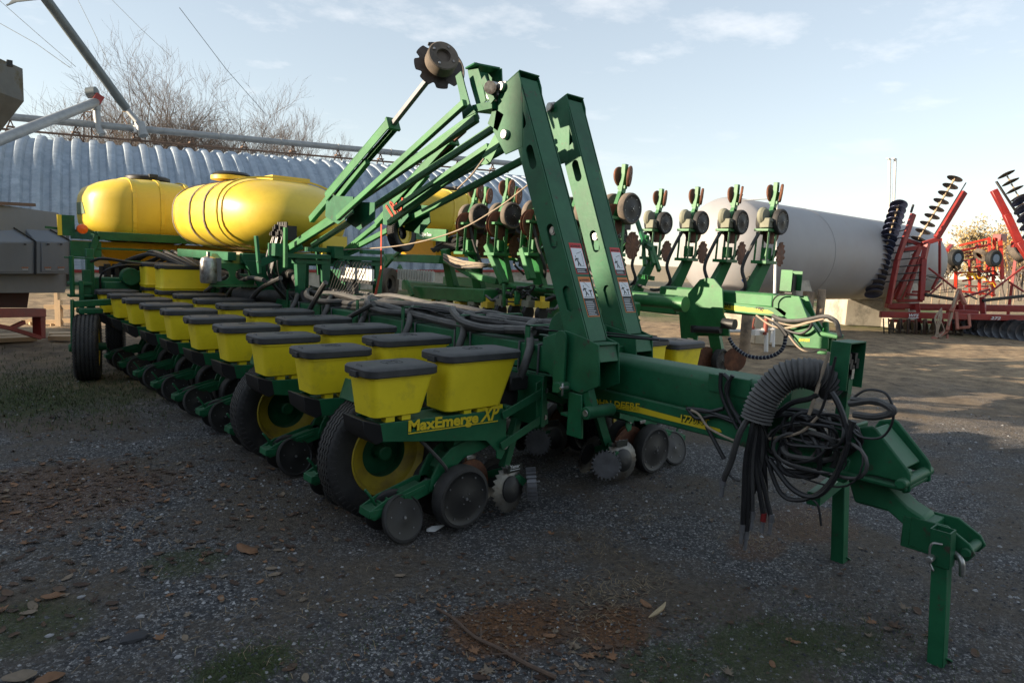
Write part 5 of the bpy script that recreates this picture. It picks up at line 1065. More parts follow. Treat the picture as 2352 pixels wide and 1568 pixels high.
# ================================================================== the second planter
P2X = 8.9
p2 = thing('planter', (P2X, 8.0, 0), 'second green planter parked behind the first, row units folded upright', 'planter')
def upright(x, y, sc=1.0, near=False):
    """one raised row unit standing on its folding arm"""
    o0 = Vector((x, y, 0)); 
    mb = MB()
    for s_ in (-.10, .10):
        mb.bar(o0+Vector((0, s_, 1.85)), o0+Vector((.02, s_, 2.35)), .012, .06, (1, 0, 0)); mb.bar(o0+Vector((-.22, s_, 1.88)), o0+Vector((-.20, s_, 2.33)), .012, .05, (1, 0, 0))
    mb.box(o0+Vector((-.1, 0, 2.36)), (.34, .24, .04)); mb.box(o0+Vector((-.1, 0, 1.86)), (.34, .26, .05)); mb.box(o0+Vector((-.05, 0, 2.0)), (.12, .12, .18)); mb.bar(o0+Vector((-.1, 0, 2.36)), o0+Vector((.05, 0, 2.72)), .07, .10, (1, 0, 0))
    mb.bar(o0+Vector((.08, 0, 1.86)), o0+Vector((.22, -.05, 2.06)), .04, .05); mb.bar(o0+Vector((.0, 0, 2.4)), o0+Vector((.0, 0, 2.55)), .16, .12)
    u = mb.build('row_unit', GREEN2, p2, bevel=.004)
    m = MB(); m.bar(o0+Vector((.04, 0, 2.68)), o0+Vector((.10, 0, 2.98)), .07, .09, (1, 0, 0)); m.box(o0+Vector((.09, 0, 3.05)), (.07, .07, .14)); m.box(o0+Vector((.06, 0, 2.80)), (.05, .14, .05)); m.build('closing_wheel_arm', GREEN2, u, bevel=.004)
    for s_ in (-1, 1):
        closing_mb(o0+Vector((.10, s_*.085, 2.95)), (.50, -.85, -.08) if s_ < 0 else (-.05, 1, -.12), .145).build('closing_wheel', [RUST, RUST, STEEL], u)
        gauge_mb(o0+Vector((.06, s_*(.155 if near else .13), 2.50)), s_, .222 if near else .205).build('gauge_wheel', [DUSTY if near else RUB, BLK, STEEL], u)
    m = MB()
    for s_ in (-.03, .03): m.lathe([(.218, -.003), (.22, 0), (.218, .003)] if near else [(.188, -.003), (.19, 0), (.188, .003)], o0+Vector((-.10 if near else .05, s_, 2.34)), (.05, 1, 0), 32)
    m.build('opener_disc', RUST, u)
    m = MB(); n = 90; ax = Vector((.2, -.98, 0)).normalized(); c = o0+Vector((.26, -.08, 2.0)); ax = Vector((.15, -.98, 0)); uu = ax.orthogonal().normalized(); bb = ax.cross(uu)
    V = [c+ax*.01]; 
    for k in range(n):
        a = 2*PI*k/n; V.append(c+(uu*math.cos(a)+bb*math.sin(a))*.10)
    for k in range(n):
        a = 2*PI*k/n; w_ = math.cos(a*12); V.append(c+(uu*math.cos(a)+bb*math.sin(a))*(.198+.005*w_)+ax*.010*w_)
    F_ = [(0, 1+k, 1+(k+1) % n) for k in range(n)]+[(1+k, 1+n+k, 1+n+(k+1) % n, 1+(k+1) % n) for k in range(n)]
    m.add(V, F_); m.add([p+ax*.005 for p in V], [f[::-1] for f in F_]); m.build('fluted_coulter', RUST, u)
    if near:
        m = MB(); m.lathe([(.15, -.06), (.17, -.02), (.17, .03), (.12, .07)], o0+Vector((.27, .02, 2.50)), (0, -1, 0), 22); m.box(o0+Vector((.2, .05, 2.30)), (.16, .14, .16)); m.build('vacuum_dome', BLK, u); return u
    m = MB(); m.box(o0+Vector((-.17, -.03, 2.47)), (.15, .16, .15)); m.lathe([(.13, -.05), (.14, 0), (.11, .05)], o0+Vector((-.17, .03, 2.58)), (0, -1, 0), 20); m.tube([o0+Vector((-.20, -.115, 2.50)), o0+Vector((-.14, -.115, 2.50))], .018, 6); m.build('seed_meter', mat_mtr, u, bevel=.015)
    return u
mat_mtr = mat('dusty_cream_meter', (.22,.22,.165), .8, var=.2, scale=8)
def copy_sub(u, dx, dy, dz=0):
    c = u.copy(); C.objects.link(c); c.location = u.location+Vector((dx, dy, dz))
    for k in u.children: d = k.copy(); C.objects.link(d); d.parent = c
    return c
uF = upright(10.3, AX('N2', 1490, 400, 10.3).y-.02); yF = AX('N2', 1490, 400, 10.3).y
for px_ in (1160, 830, 525): copy_sub(uF, 0, AX('N2', px_, 380, 10.3).y-yF)
yN = AX('N2', 235, 265, 7.62).y
uN = upright(7.55, yN, near=True)
for k in range(1, 5): copy_sub(uN, -.02*k, .80*k, -.02*k if k < 4 else -.06)
for k in range(1, 5): copy_sub(uN, .42, .34+.80*k, -.22+.03*k)
for k in range(1, 4): copy_sub(uN, .95, .15+.83*k, -.38+.05*k)
for c_ in (1,): pass
# folding arms, toolbars and frames
m = MB()
for px_ in (1490, 1160, 830, 525):
    y = AX('N2', px_, 400, 10.3).y; m = MB(); m.bar((10.28, y, 1.86), (10.0, y+.18, 1.12), .16, .14, w2=.22, h2=.20); m.build('lift_arm', GREEN2, p2, bevel=.008)
    h_ = MB(); h_.tube(spline([(10.12, y+.0, 2.42), (10.0, y+.1, 2.1), (9.95, y+.2, 1.75), (10.0, y+.15, 1.45), (10.0, y+.45, 1.30), (10.0, y+.9, 1.38)], 6), .028, 8); h_.build('vacuum_hose', HOSE, p2)
for k in range(6):
    y = yN+.80*k; m = MB(); m.bar((7.50, y, 1.86), (7.75, y+.02, 1.12), .16, .10, w2=.22, h2=.14); m.build('lift_arm', GREEN2, p2, bevel=.008)
    if k % 2 == 0: h_ = MB(); h_.tube(spline([(7.4, y, 2.4), (7.45, y-.1, 2.0), (7.6, y-.15, 1.6), (7.8, y+.1, 1.3)], 6), .026, 8); h_.build('vacuum_hose', HOSE, p2)
for nm, a_, b_, w_, h_ in (('wing_toolbar', (10.0, 4.9, 1.12), (10.0, 12, 1.12), .2, .2), ('wing_toolbar', (7.8, 6.0, 1.10), (7.8, 12, 1.10), .2, .2), ('centre_frame', (P2X, 6.0, 1.15), (P2X, 12, 1.15), .3, .3)):
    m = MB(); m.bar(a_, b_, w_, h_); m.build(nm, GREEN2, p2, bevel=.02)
m = MB(); m.tube([AX('N2', 350, 1050, 8.1), AX('N2', 710, 1080, 8.1)], .085, 14); m.tube([AX('N2', 700, 1085, 8.1), AX('N2', 780, 1090, 8.1)], .11, 14); m.build('fold_cylinder', GREEN2, p2); m = MB(); m.tube([AX('N1', 640, 1470, 7.4), AX('N1', 1150, 1520, 7.4)], .06, 12); m.build('fold_cylinder', GREEN2, p2)
m = MB(); m.prism([AX('N2', x, y, 8.6) for x, y in ((900,880),(960,865),(1020,875),(1090,960),(1100,1180),(1140,1250),(1150,1360),(880,1360),(800,1230),(800,1000))], (.03, 0, 0)); m.prism([AX('N2', x, y, 8.75) for x, y in ((720,1120),(800,1140),(880,1360),(860,1470),(740,1380))], (.03, 0, 0)); m.build('fold_plate', GREEN2, p2)
m = MB(); m.tube([AX('N2', 1100, 1250, 8.5), AX('N2', 1200, 1262, 8.5)], .075, 14); m.tube([AX('N2', 860, 1300, 8.5), AX('N2', 1080, 1310, 8.5)], .05, 12); m.tube([AX('N2', 850, 1270, 8.5), AX('N2', 850, 1330, 8.5)], .05, 10); m.build('axle_tube', BLK, p2)
g_ = gauge_mb((10.05, 5.95, .22), -1); g_.build('gauge_wheel', [RUB, BLK, STEEL], p2); m = MB(); m.lathe([(.20, -.004), (.205, 0), (.20, .004)], (10.25, 5.8, .24), (.5, .8, 0), 24); m.lathe([(.20, -.004), (.205, 0), (.20, .004)], (9.85, 6.1, .24), (.3, .8, 0), 24); m.build('opener_disc', RUST, p2)
m = MB(); m.bar((10.05, 6.0, .35), (10.0, 6.2, 1.1), .14, .18); m.build('shank', GREEN2, p2)
# its tongue
tx = 8.9
m = MB(); a_ = AX('N2', 870, 1010, tx); b_ = AX('N2', 1560, 1062, tx); m.bar(a_+Vector((0, .6, 0)), b_, .22, .20); m.build('tongue_tube', GREEN2, p2, bevel=.03, seg=2)
m = MB(); xr = tx-.14; m.prism([AX('N2', x, y, xr) for x, y in ((870,1045),(1585,1120),(1640,1160),(1630,1190),(1590,1200),(870,1120))], (.04, 0, 0)); m.build('tongue_rail', GREEN2, p2, bevel=.006)
m = MB(); m.add([AX('N2', x, y, xr-.002) for x, y in ((925,1075),(1130,1095),(1480,1140),(1530,1165),(1480,1168),(1130,1135),(920,1100))], [tuple(range(7))]); m.build('stripe', DECALY, p2)
m = MB(); a_ = AX('N2', 965, 1098, xr-.004); b_ = AX('N2', 1165, 1120, xr-.004); textmesh(m, 'JOHN DEERE', a_, b_-a_, (0, 0, 1), .09, .001, 0, (b_-a_).length, .03); a_ = AX('N2', 1375, 1146, xr-.004); b_ = AX('N2', 1440, 1152, xr-.004); m.build('lettering', DECALB, p2); m = MB(); textmesh(m, '1790', a_, b_-a_, (0, 0, 1), .08, .001, 0, (b_-a_).length, .03); m.build('lettering', DECALB, p2)
m = MB()
for x_ in (tx-.14, tx+.10): 
    o_ = x_-(tx-.14); q = [AX('Y3', x, y, tx-.14)+Vector((o_, 0, 0)) for x, y in ((640,480),(1030,500),(1160,830),(1330,1090),(1460,1100),(1450,1280),(1050,1250),(880,1040),(800,930),(850,830),(640,660))]; m.prism(q, (.03, 0, 0))
q0_, q1_ = AX('Y3', 1380, 1040, tx), AX('Y3', 1640, 1100, tx); m.bar(q0_, q1_, .2, .05); m.bar(AX('Y3', 1510, 1080, tx), AX('Y3', 1480, 1330, tx), .1, .05); m.bar(AX('Y3', 1330, 1320, tx), AX('Y3', 1500, 1340, tx), .14, .04); m.tube([AX('Y3', 1420, 880, tx), AX('Y3', 1430, 1060, tx)], .04, 10)
m.bar(AX('Y3', 960, 520, tx), AX('Y3', 1350, 1080, tx), .10, .05)
m.build('hitch_plate', GREEN2, p2, bevel=.005)
m = MB(); a_ = AX('Y3', 790, 1185, tx-.16); a_ = AX('Y3', 1025, 1160, tx-.144); b_ = AX('Y3', 1185, 1168, tx-.144); textmesh(m, 'JOHN DEERE', a_, b_-a_, (0, 0, 1), .05, .001, 0, (b_-a_).length, .03); m.build('lettering', DECALY, p2)
m = MB(); bb_ = AX('Y3', 845, 270, tx-.1); m.box(bb_, (.008, .15, .28)); m.box(bb_+Vector((.18, -.05, 0)), (.008, .15, .26)); m.box(bb_+Vector((.09, .08, 0)), (.18, .008, .28)); m.mat(1).box(bb_+Vector((.09, -.02, -.05)), (.1, .1, .25)); m.bar(bb_+Vector((.1, 0, -.2)), bb_+Vector((.1, 0, -.5)), .05, .05); m.build('control_box', [GREEN2, BLK], p2)
for pts, r_, mm in ((((640,790),(780,850),(950,865),(1150,845),(1380,800),(1500,820),(1580,900),(1620,1050)), .028, HOSE), (((400,780),(600,920),(800,970),(1000,940),(1200,880),(1400,830)), .014, TAN), (((520,800),(700,880),(950,930),(1200,870)), .012, TAN), (((880,1080),(1000,1230),(1120,1310),(1250,1320),(1330,1290)), .012, TAN), (((640,660),(650,560),(720,490),(820,480)), .010, CABLE), (((700,880),(850,1000),(1050,1050),(1180,980),(1220,900)), .02, CABLE), (((1480,820),(1580,880),(1610,1000),(1640,1110)), .03, CABLE), (((660,870),(760,960),(850,1080)), .03, CABLE)):
    m = MB(); m.tube(spline([AX('Y3', x, y, tx-.22) for x, y in pts], 6), r_, 8); m.build('hydraulic_hose', mm, p2)
m = MB(); Pp = spline([AX('Y3', x, y, tx+.3) for x, y in ((0,1110),(60,1220),(160,1310),(280,1380),(440,1405),(600,1390),(740,1320),(810,1220),(835,1080))], 12)
for i in range(len(Pp)-1): m.mat(1 if i % 4 == 0 else 0); m.tube([Pp[i], Pp[i+1]], .028, 8)
m.build('spiral_hose', [mat('navy_hose', (.012,.016,.045), .5), mat('pale_band', (.4,.42,.45), .5)], p2)
# its tanks: the same moulding as on the first planter, set further back
s2_ = s1.copy(); C.objects.link(s2_); s2_.parent = p2; s2_.name = 'seed_tank'; s2_.location = Vector(BASE[planter.name])-Vector(BASE[p2.name])+Vector((5.88, .0, .42)); s2_.scale = (1, 1, 1)
for ch in s1.children: d = ch.copy(); C.objects.link(d); d.parent = s2_
m = MB(); m.bar(AX('N3', 450, 40, 7.5), AX('N3', 750, 60, 7.5)+Vector((0, 0, 0)), .05, .22); m.build('tank_frame', GREEN2, p2)
m = MB(); a_ = AX('N3', 488, 62, 7.46); b_ = AX('N3', 600, 66, 7.46); textmesh(m, 'CCS John Deere', a_, b_-a_, (0, 0, 1), .09, .001, 0, (b_-a_).length, .02); m.build('lettering', DECALW, p2)
# rear frame, hose bundle, flow indicators seen between the markers and the masts
FR = [(200,270,740,290,.30,.24,7.4,'frame_beam'), (500,600,1180,640,.35,.36,7.2,'frame_beam'), (1140,150,1300,520,.14,.16,7.3,'lift_arm'), (1480,180,1560,480,.14,.16,7.3,'lift_arm'), (150,250,170,360,.05,.15,7.0,'post'), (20,520,230,270,.06,.12,6.9,'brace'), (290,350,420,640,.05,.16,6.9,'brace'), (240,260,450,90,.05,.10,7.2,'brace'), (740,290,1000,440,.12,.16,7.3,'brace'), (1000,440,1240,500,.12,.16,7.3,'frame_beam'), (1290,520,1300,740,.05,.07,7.0,'post'), (1420,590,1420,720,.10,.06,7.0,'post'), (1200,640,1800,580,.1,.1,7.6,'frame_beam')]
for x0, y0, x1, y1, w_, h_, X_, nm in FR:
    m = MB(); m.bar(AX('N3', x0, y0, X_), AX('N3', x1, y1, X_), w_, h_*.62); m.build(nm, GREEN2, p2, bevel=.01)
m = MB(); a_ = AX('N3', 300, 425, 6.6); b_ = AX('N3', 625, 450, 6.6); m.bar(a_, b_, .03, .15); m.mat(1)
for i in range(14): q = a_.lerp(b_, i/13); m.tube([q+Vector((-.03, 0, -.10)), q+Vector((-.03, 0, .09))], .018, 6)
m.build('flow_indicator', [WHITE, mat('clear_tubing', (.5,.5,.45), .3)], p2)
for i in range(26):
    m = MB(); x0 = 620+rnd.uniform(0, 500); y0 = rnd.uniform(30, 200)
    P_ = [AX('N3', 600+i*12, 190+rnd.uniform(-25, 25), 7.6), AX('N3', 760+i*9, 110+rnd.uniform(-40, 60), 7.6), AX('N3', 900+i*7, 60+rnd.uniform(-30, 80), 7.8)] if i < 16 else [AX('N3', 720, 240+(i-16)*5, 7.2), AX('N3', 850, 290+(i-16)*8, 7.2), AX('N3', 1050, 340+rnd.uniform(-15, 25), 7.2), AX('N3', 1180, 330+rnd.uniform(-10, 30), 7.4)]
    m.tube(spline(P_, 5), .022, 6); m.build('seed_hose', CABLE if i < 16 else rnd.choice((TAN, HOSE)), p2)
m = MB(); m.box(AX('N3', 900, 160, 7.8), (.3, 1.3, .22)); m.build('seed_meter_bank', BLK, p2)
for i in range(16):
    m = MB(); x = rnd.uniform(1180, 1780); y = rnd.uniform(560, 760); P_ = [AX('N3', x+rnd.uniform(-90, 90), y+rnd.uniform(-60, 60), 7.2+rnd.uniform(-.3, .3)) for _ in range(4)]; m.tube(spline(P_, 6), rnd.choice((.012, .02, .03)), 6); m.build('cable', rnd.choice((CABLE, HOSE)), p2)
for i in range(9):
    m = MB(); c = AX('N3', 620+i*130, 700+rnd.uniform(-10, 40), 7.1); m.box(c, (.15, .16, .10)); m.cyl(c, c+Vector((0, 0, .12)), .04, 10); m.mat(1).lathe([(.12, -.03), (.13, 0), (.1, .03)], c-Vector((0, 0, .14)), (0, -1, 0), 18); m.build('seed_meter', [mat_mtr if i % 2 else TANKY, BLK], p2)
for i in range(7):
    m = MB(); gauge_mb((7.25, 5.9+.762*i, .24), -1).build('gauge_wheel', [RUB, BLK, STEEL], p2); m.bar((7.3, 5.9+.762*i, .3), (7.6, 5.9+.762*i, 1.0), .16, .14); m.build('shank', GREEN2, p2)
t_ = tyre_mb(AX('N3', 190, 520, 6.9), (.5, -.85, 0), .30, .16, .55).build('transport_tyre', DUSTY, p2, ang=30); rim_mb(AX('N3', 190, 520, 6.9), (.5, -.85, 0), .17, .16).build('rim', [DUSTY, BLK], t_)

for i in range(26):
    x = rnd.uniform(250, 1500); y = rnd.uniform(700, 1150); X_ = rnd.uniform(7.7, 8.8); m = MB(); a_ = AX('N1', x, y, X_); k_ = i % 3
    if k_ == 0: m.bar(a_, AX('N1', x+rnd.uniform(-30, 60), y+rnd.uniform(100, 260), X_), .05, .07)
    elif k_ == 1: m.bar(a_, AX('N1', x+rnd.uniform(140, 320), y+rnd.uniform(-20, 30), X_), .04, .06)
    else: m.tube(spline([a_, AX('N1', x+60, y+120, X_), AX('N1', x+20, y+260, X_), AX('N1', x+130, y+380, X_)], 5), .022, 7)
    m.build(('strut', 'cross_bar', 'hose')[k_], (GREEN2, GREEN, HOSE)[k_], p2)
for i in range(8):
    y = AX('N2', 470+rnd.uniform(-40, 160), 560, 9.4).y; m = MB(); z_ = rnd.uniform(1.5, 2.2); m.bar((9.3, y, z_), (9.5, y+rnd.uniform(-.3, .5), z_+rnd.uniform(-.5, .5)), .05, .07); m.build('strut', rnd.choice((GREEN2, GREEN)), p2)
# ================================================================== red disc harrow and cultivator at the right
def DP(x, y, d=21.0): return AD('N4', x, y, d)
dh = thing('disc_harrow', Vector((*DP(760, 1380, 21).xy, 0)), 'red folding disc harrow with both wings raised, at the right behind the gravel yard', 'disc harrow')
def rb(name, a, b, w_, h_, d=21, d2=None, m=None, par=None): 
    mb = MB(); mb.bar(DP(*a, d), DP(*b, d2 or d), w_, h_); return mb.build(name, m or RED, par or dh, bevel=.012)
rb('main_tube', (270,1130), (1500,1150), .18, .16, 21.4); rb('front_beam', (225,1200), (1500,1232), .14, .18, 20.6)
for a, b, w_, h_, d in (((490,400),(360,770),.12,.16,21),((360,770),(290,1120),.14,.16,21),((545,650),(350,1090),.12,.16,21.6),((540,740),(430,1060),.1,.14,22),((600,630),(570,760),.14,.16,21),((570,760),(550,1090),.15,.17,21),
        ((895,225),(675,590),.14,.18,21.5),((560,640),(700,595),.12,.14,21.5),((440,610),(560,650),.10,.12,21.8),((1130,210),(1230,400),.16,.18,21),((1230,400),(1330,620),.18,.2,21),((1330,620),(1480,860),.2,.2,21),((1290,640),(1400,640),.3,.2,21.6),((700,610),(700,880),.06,.08,22),((430,1040),(600,1050),.08,.08,21.5),((360,1090),(560,1090),.1,.1,21.5),((410,690),(560,660),.1,.14,21.6)):
    rb('wing_frame', a, b, w_, h_, d)
for a, b in (((610,830),(830,1000)), ((1372,820),(1040,1070)), ((720,950),(600,1060)), ((1250,940),(1372,1020)), ((400,1080),(600,650))): rb('brace', a, b, .055, .055, 21.2)
for a, b, w_ in (((580,1040),(830,1085),.09), ((1040,1090),(1400,1050),.09), ((910,150),(660,560),.035), ((490,325),(470,390),.06), ((1150,140),(1372,480),.06)): rb('hydraulic_cylinder', a, b, w_, w_, 20.9, m=BLK)
rb('cylinder_rod', (900,1030), (1000,1080), .05, .05, 20.8, m=BRIGHT)
BLUE = mat('blue_grey_disc_steel', (.085,.10,.17), .35, metal=.75, var=.3, scale=6)
SPOOL = mat('tan_spool', (.42,.33,.22), .8, var=.2)  # plain tan for the spools between the blades
def gang(p, q, n, r, ax, m, cup=.06, sp=True, sr=.035):
    for i in range(n):
        c = p.lerp(q, i/(n-1)); mb = MB(); mb.lathe([(.02, cup*.9), (r*.5, cup*.8), (r*.85, cup*.3), (r, -.0), (r*.99, -.006), (r*.84, cup*.3-.006), (r*.5, cup*.8-.006), (.02, cup*.9-.006)], c, ax, 22); mb.build('disc_blade', m, dh)
    if sp:
        mb = MB(); mb.tube([p, q], sr*.5, 8)
        for i in range(n-1): c0 = p.lerp(q, (i+.25)/(n-1)); c1 = p.lerp(q, (i+.75)/(n-1)); mb.tube([c0, c0.lerp(c1, .5), c1], [sr*1.4, sr*.8, sr*1.4], 8)
        mb.build('gang_shaft', SPOOL, dh)
gax = (DP(370, 330, 20.6)-DP(180, 1040, 20.6)).normalized()
gang(DP(372, 330, 20.8), DP(262, 690, 20.8), 9, .25, (gax-VF*-.55+VR*.15).normalized(), BLUE, .07)
gang(DP(250, 715, 20.8), DP(172, 1035, 20.8), 9, .26, (gax+VF*.55-VR*.1).normalized(), BLUE, .09, False)
a_, b_ = DP(820, 118, 21.8), DP(530, 600, 21.8); gang(a_, b_, 9, .235, (Vector((0, 0, 1))+VR*.42+VF*.06).normalized(), mat_disc, .04)
a_, b_ = DP(1230, 85, 20.6), DP(1400, 390, 20.6); gang(a_, b_, 6, .24, (-VR*.42+Vector((0, 0, 1))+VF*.42).normalized(), mat_disc, .05, True, .02)
a_, b_ = DP(1330, 300, 20.2), DP(1420, 560, 20.2); gang(a_, b_, 5, .22, (-VR*.3+Vector((0, 0, 1))+VF*.9).normalized(), BLUE, .06, False)
a_, b_ = DP(310, 1325, 21.2), DP(860, 1345, 21.2); gang(a_, b_, 11, .30, (VR*1-VF*.30).normalized(), mat_disc, .07)
a_, b_ = DP(860, 1320, 22.0), DP(1480, 1380, 19.8); a_.z = max(a_.z, .27); b_.z = .27; gang(a_, b_, 11, .34, (VR*.55+VF*.75).normalized(), mat('worn_bright_disc', (.20,.21,.23), .3, metal=.8, var=.3, scale=4), .09, False)
for i in range(12): rb('scraper_arm', (380+22*i, 380+60*i if False else 350+57*i), (330-14*i+60, 372+57*i), .03, .04, 21.0, m=BLK) if i < 11 else None
for x in (250, 290): rb('tine', (x, 1230), (x+6, 1370), .02, .04, 20.6, m=BLK); rb('tine', (x, 1310), (x+60, 1320), .03, .03, 20.6, m=BLK)
for i in range(4): rb('gang_bearing', (380+65*i, 1240), (382+65*i, 1400), .06, .08, 21.1, m=mat_rustp)
hp_ = MB(); 
for a, b, w_ in (((860,1000),(790,1180),.10), ((790,1180),(760,1330),.09), ((760,1330),(640,1400),.09), ((830,1180),(840,1320),.08), ((840,1310),(940,1300),.08), ((930,1200),(940,1300),.07), ((645,1380),(650,1440),.07), ((640,1390),(720,1420),.06), ((760,1360),(762,1480),.06), ((850,1010),(900,1120),.10)): hp_.bar(DP(*a, 19.9), DP(*b, 19.7), w_, w_)
hp_.build('hitch', mat('dusty_red_paint', (.34,.13,.09), .7, var=.25), dh, bevel=.01)
for i in range(12):
    m = MB(); x = 690+rnd.uniform(-10, 20); m.tube(spline([DP(715, 1150, 19.8), DP(x-10+rnd.uniform(-25, 30), 1230, 19.7), DP(x+rnd.uniform(-40, 40), 1330, 19.7), DP(660+rnd.uniform(-5, 60), 1385, 19.7)], 5), .016, 6) if i < 7 else m.tube(spline([DP(850, 1010, 19.8), DP(815+rnd.uniform(-10, 20), 1090, 19.7), DP(800+rnd.uniform(-30, 30), 1200, 19.7), DP(770, 1290, 19.7)], 5), .018, 6)
    m.build('hose', TAN, dh)
m = MB(); a_ = DP(1105, 1240, 20.48); b_ = DP(1185, 1242, 20.45); textmesh(m, '272', a_, b_-a_, (0, 0, 1), .12, .0, .2, (b_-a_).length, .03); a_ = DP(452, 1218, 20.5); b_ = DP(532, 1220, 20.5); textmesh(m, 'WFS', a_, b_-a_, (0, 0, 1), .12, .0, .25, (b_-a_).length, .03); m.bar(DP(450, 1226, 20.5), DP(530, 1228, 20.5), .004, .02); m.build('lettering', DECALW, dh)
for a, b, w_, d in (((300,1150),(1400,1170),.10,22.6), ((300,1250),(1400,1290),.10,22.2), ((520,1110),(540,1260),.12,21.2), ((870,1090),(880,1250),.14,21.2), ((1040,1060),(1050,1240),.14,21), ((760,1180),(1000,1190),.16,20.9), ((380,900),(450,600),.06,21.9), ((420,960),(520,700),.06,22.2), ((300,1090),(480,800),.07,22), ((640,1000),(700,880),.08,21.8), ((480,1020),(620,1020),.07,21.8), ((700,1060),(860,1080),.07,21.8), ((900,1060),(1100,1000),.07,22)):
    rb('frame_member', a, b, w_, w_, d)
for i in range(16):
    x_ = 320+i*66; rb('gang_hanger', (x_, 1235), (x_+8, 1330), .05, .09, 21.3, m=rnd.choice((RED, BLK, mat_rustp)))
for i in range(12):
    a = (rnd.uniform(420, 900), rnd.uniform(860, 1080)); rb('hydraulic_line', a, (a[0]+rnd.uniform(80, 200), a[1]+rnd.uniform(-50, 60)), .02, .02, 21.6, m=rnd.choice((BLK, HOSE, TAN)))
for i in range(14):
    a = (380+rnd.uniform(-30, 80), 640+i*26); rb('blade_arm', a, (a[0]+rnd.uniform(40, 90), a[1]+rnd.uniform(-30, 30)), .04, .05, 22, m=mat_rustp)
# cultivator folded upright behind it
cu2 = thing('cultivator', Vector((*AD('Q4', 900, 1150, 31).xy, 0)), 'red field cultivator folded up behind the disc harrow, two tyres facing the camera', 'cultivator')
def QP(x, y, d=31): return AD('Q4', x, y, d)
RED2 = mat('bright_red_paint', (.50,.03,.012), .45, var=.15)
for a, b, w_ in (((740,520),(1130,430),.08), ((740,590),(1130,510),.09), ((760,720),(1200,660),.07), ((720,870),(1200,840),.08), ((780,970),(1240,890),.08), ((820,1040),(1200,1040),.07), ((1000,490),(1000,1140),.09), ((960,500),(1010,1150),.08), ((1120,420),(1130,640),.10), ((1190,420),(1170,1170),.10), ((1260,420),(1290,950),.13), ((870,700),(880,1120),.09), ((570,560),(580,720),.10), ((640,520),(590,580),.14), ((500,430),(490,880),.12), ((1100,720),(1110,830),.12), ((1220,420),(1300,420),.3), ((700,780),(700,1060),.12), ((800,620),(1100,560),.06), ((820,660),(1180,610),.06), ((740,1100),(1200,1150),.08)):
    m = MB(); m.bar(QP(*a), QP(*b, 31+rnd.uniform(-.5, .8)), w_*1.1, w_*1.1); m.build('frame_bar', rnd.choice((RED2, RED2, RED)), cu2, bevel=.01)
for (x, y) in ((695, 675), (1180, 685)):
    c = QP(x, y, 30); t_ = tyre_mb(c, (-VF*.95+VR*.3).normalized(), .37, .26, .5).build('tyre', RUB, cu2, ang=30); m = MB(); m.lathe([(.19, .13), (.19, .06), (.14, .02), (.07, .05), (.02, .06)], c, (-VF*.95+VR*.3).normalized(), 24); m.build('rim', mat('blue_grey_rim', (.22,.27,.34), .5, var=.15), t_)
for (x, y) in ((560, 785), (660, 765), (1020, 640)):
    c = QP(x, y, 30.6); tyre_mb(c, (VR*.7+Vector((0, 0, .7))).normalized(), .34, .2, .55).build('tyre', DUSTY, cu2, ang=30)
for i in range(26):
    x = rnd.uniform(740, 1200); y = rnd.uniform(720, 1080); c = QP(x, y, 30.6); m = MB(); m.tube([c, c+VR*.25+Vector((0, 0, .05)), c+VR*.38+Vector((0, 0, -.12))], .03, 6); m.build('tine', rnd.choice((BLK, DUSTY, mat_or, RED2)), cu2)
c = QP(1470, 610, 27); tw_ = thing('loose_wheel', Vector((c.x, c.y, 0)), 'dusty tyre held up at the right edge beside the red cultivator', 'wheel'); tyre_mb(c, (-VF*.6+VR*.4+Vector((0, 0, .5))).normalized(), .40, .26, .5).build('tyre', DUSTY, tw_, ang=30); m = MB(); m.bar(c, Vector((c.x, c.y, 0)), .1, .1); m.build('stand', RED, tw_)
for i in range(12):
    b_ = AD('Q4', 400+95*i, 1150, 38+i*.6); b_.z = 0; m = MB(); m.tube([b_, b_+Vector((0, 0, 1.25))], .035, 6); tag(m.build('fence_post', WOOD, None, base=b_), ('first', 'second', 'third', 'fourth', 'fifth', 'sixth', 'seventh', 'eighth', 'ninth', 'tenth', 'eleventh', 'twelfth')[i]+' from the left of the thin fence posts in the field behind the red machines', 'post', 'thin fence posts in the field')
# ================================================================== trailer at the left edge
GRY = mat('grey_sheet_metal', (.19,.195,.20), .6, var=.12, scale=3, bump=.1, bscale=120); BG = mat('blue_grey_paint', (.155,.175,.205), .5, var=.1, scale=4)
TD = lambda x: 11.6-(620-x)/620*1.35
def TP(x, y, o=0): return AD('Q1', x, y, TD(x)+o)
tl = thing('box_trailer', Vector((*TP(100, 1300).xy, 0)), 'grey steel box trailer with two hooded compartments on a red frame', 'trailer')
tdir = (TP(620, 500)-TP(0, 500)); tdir.z = 0; tdir.normalize(); tn = Vector((-tdir.y, tdir.x, 0)); tn = tn if tn.dot(VF) > 0 else -tn
def tplate(name, pts, th, m, off=0): mb = MB(); mb.prism([TP(x, y)+tn*off for x, y in pts], tn*th); return mb.build(name, m, tl, bevel=.006)
tplate('body', [(-400,60),(0,78),(560,155),(625,300),(640,860),(620,920),(-400,925)], 1.6, GRY)
tplate('lower_panel', [(-400,750),(480,745),(490,915),(-400,915)], .02, mat('pale_panel', (.30,.30,.28), .7, var=.15, scale=3), -.012)
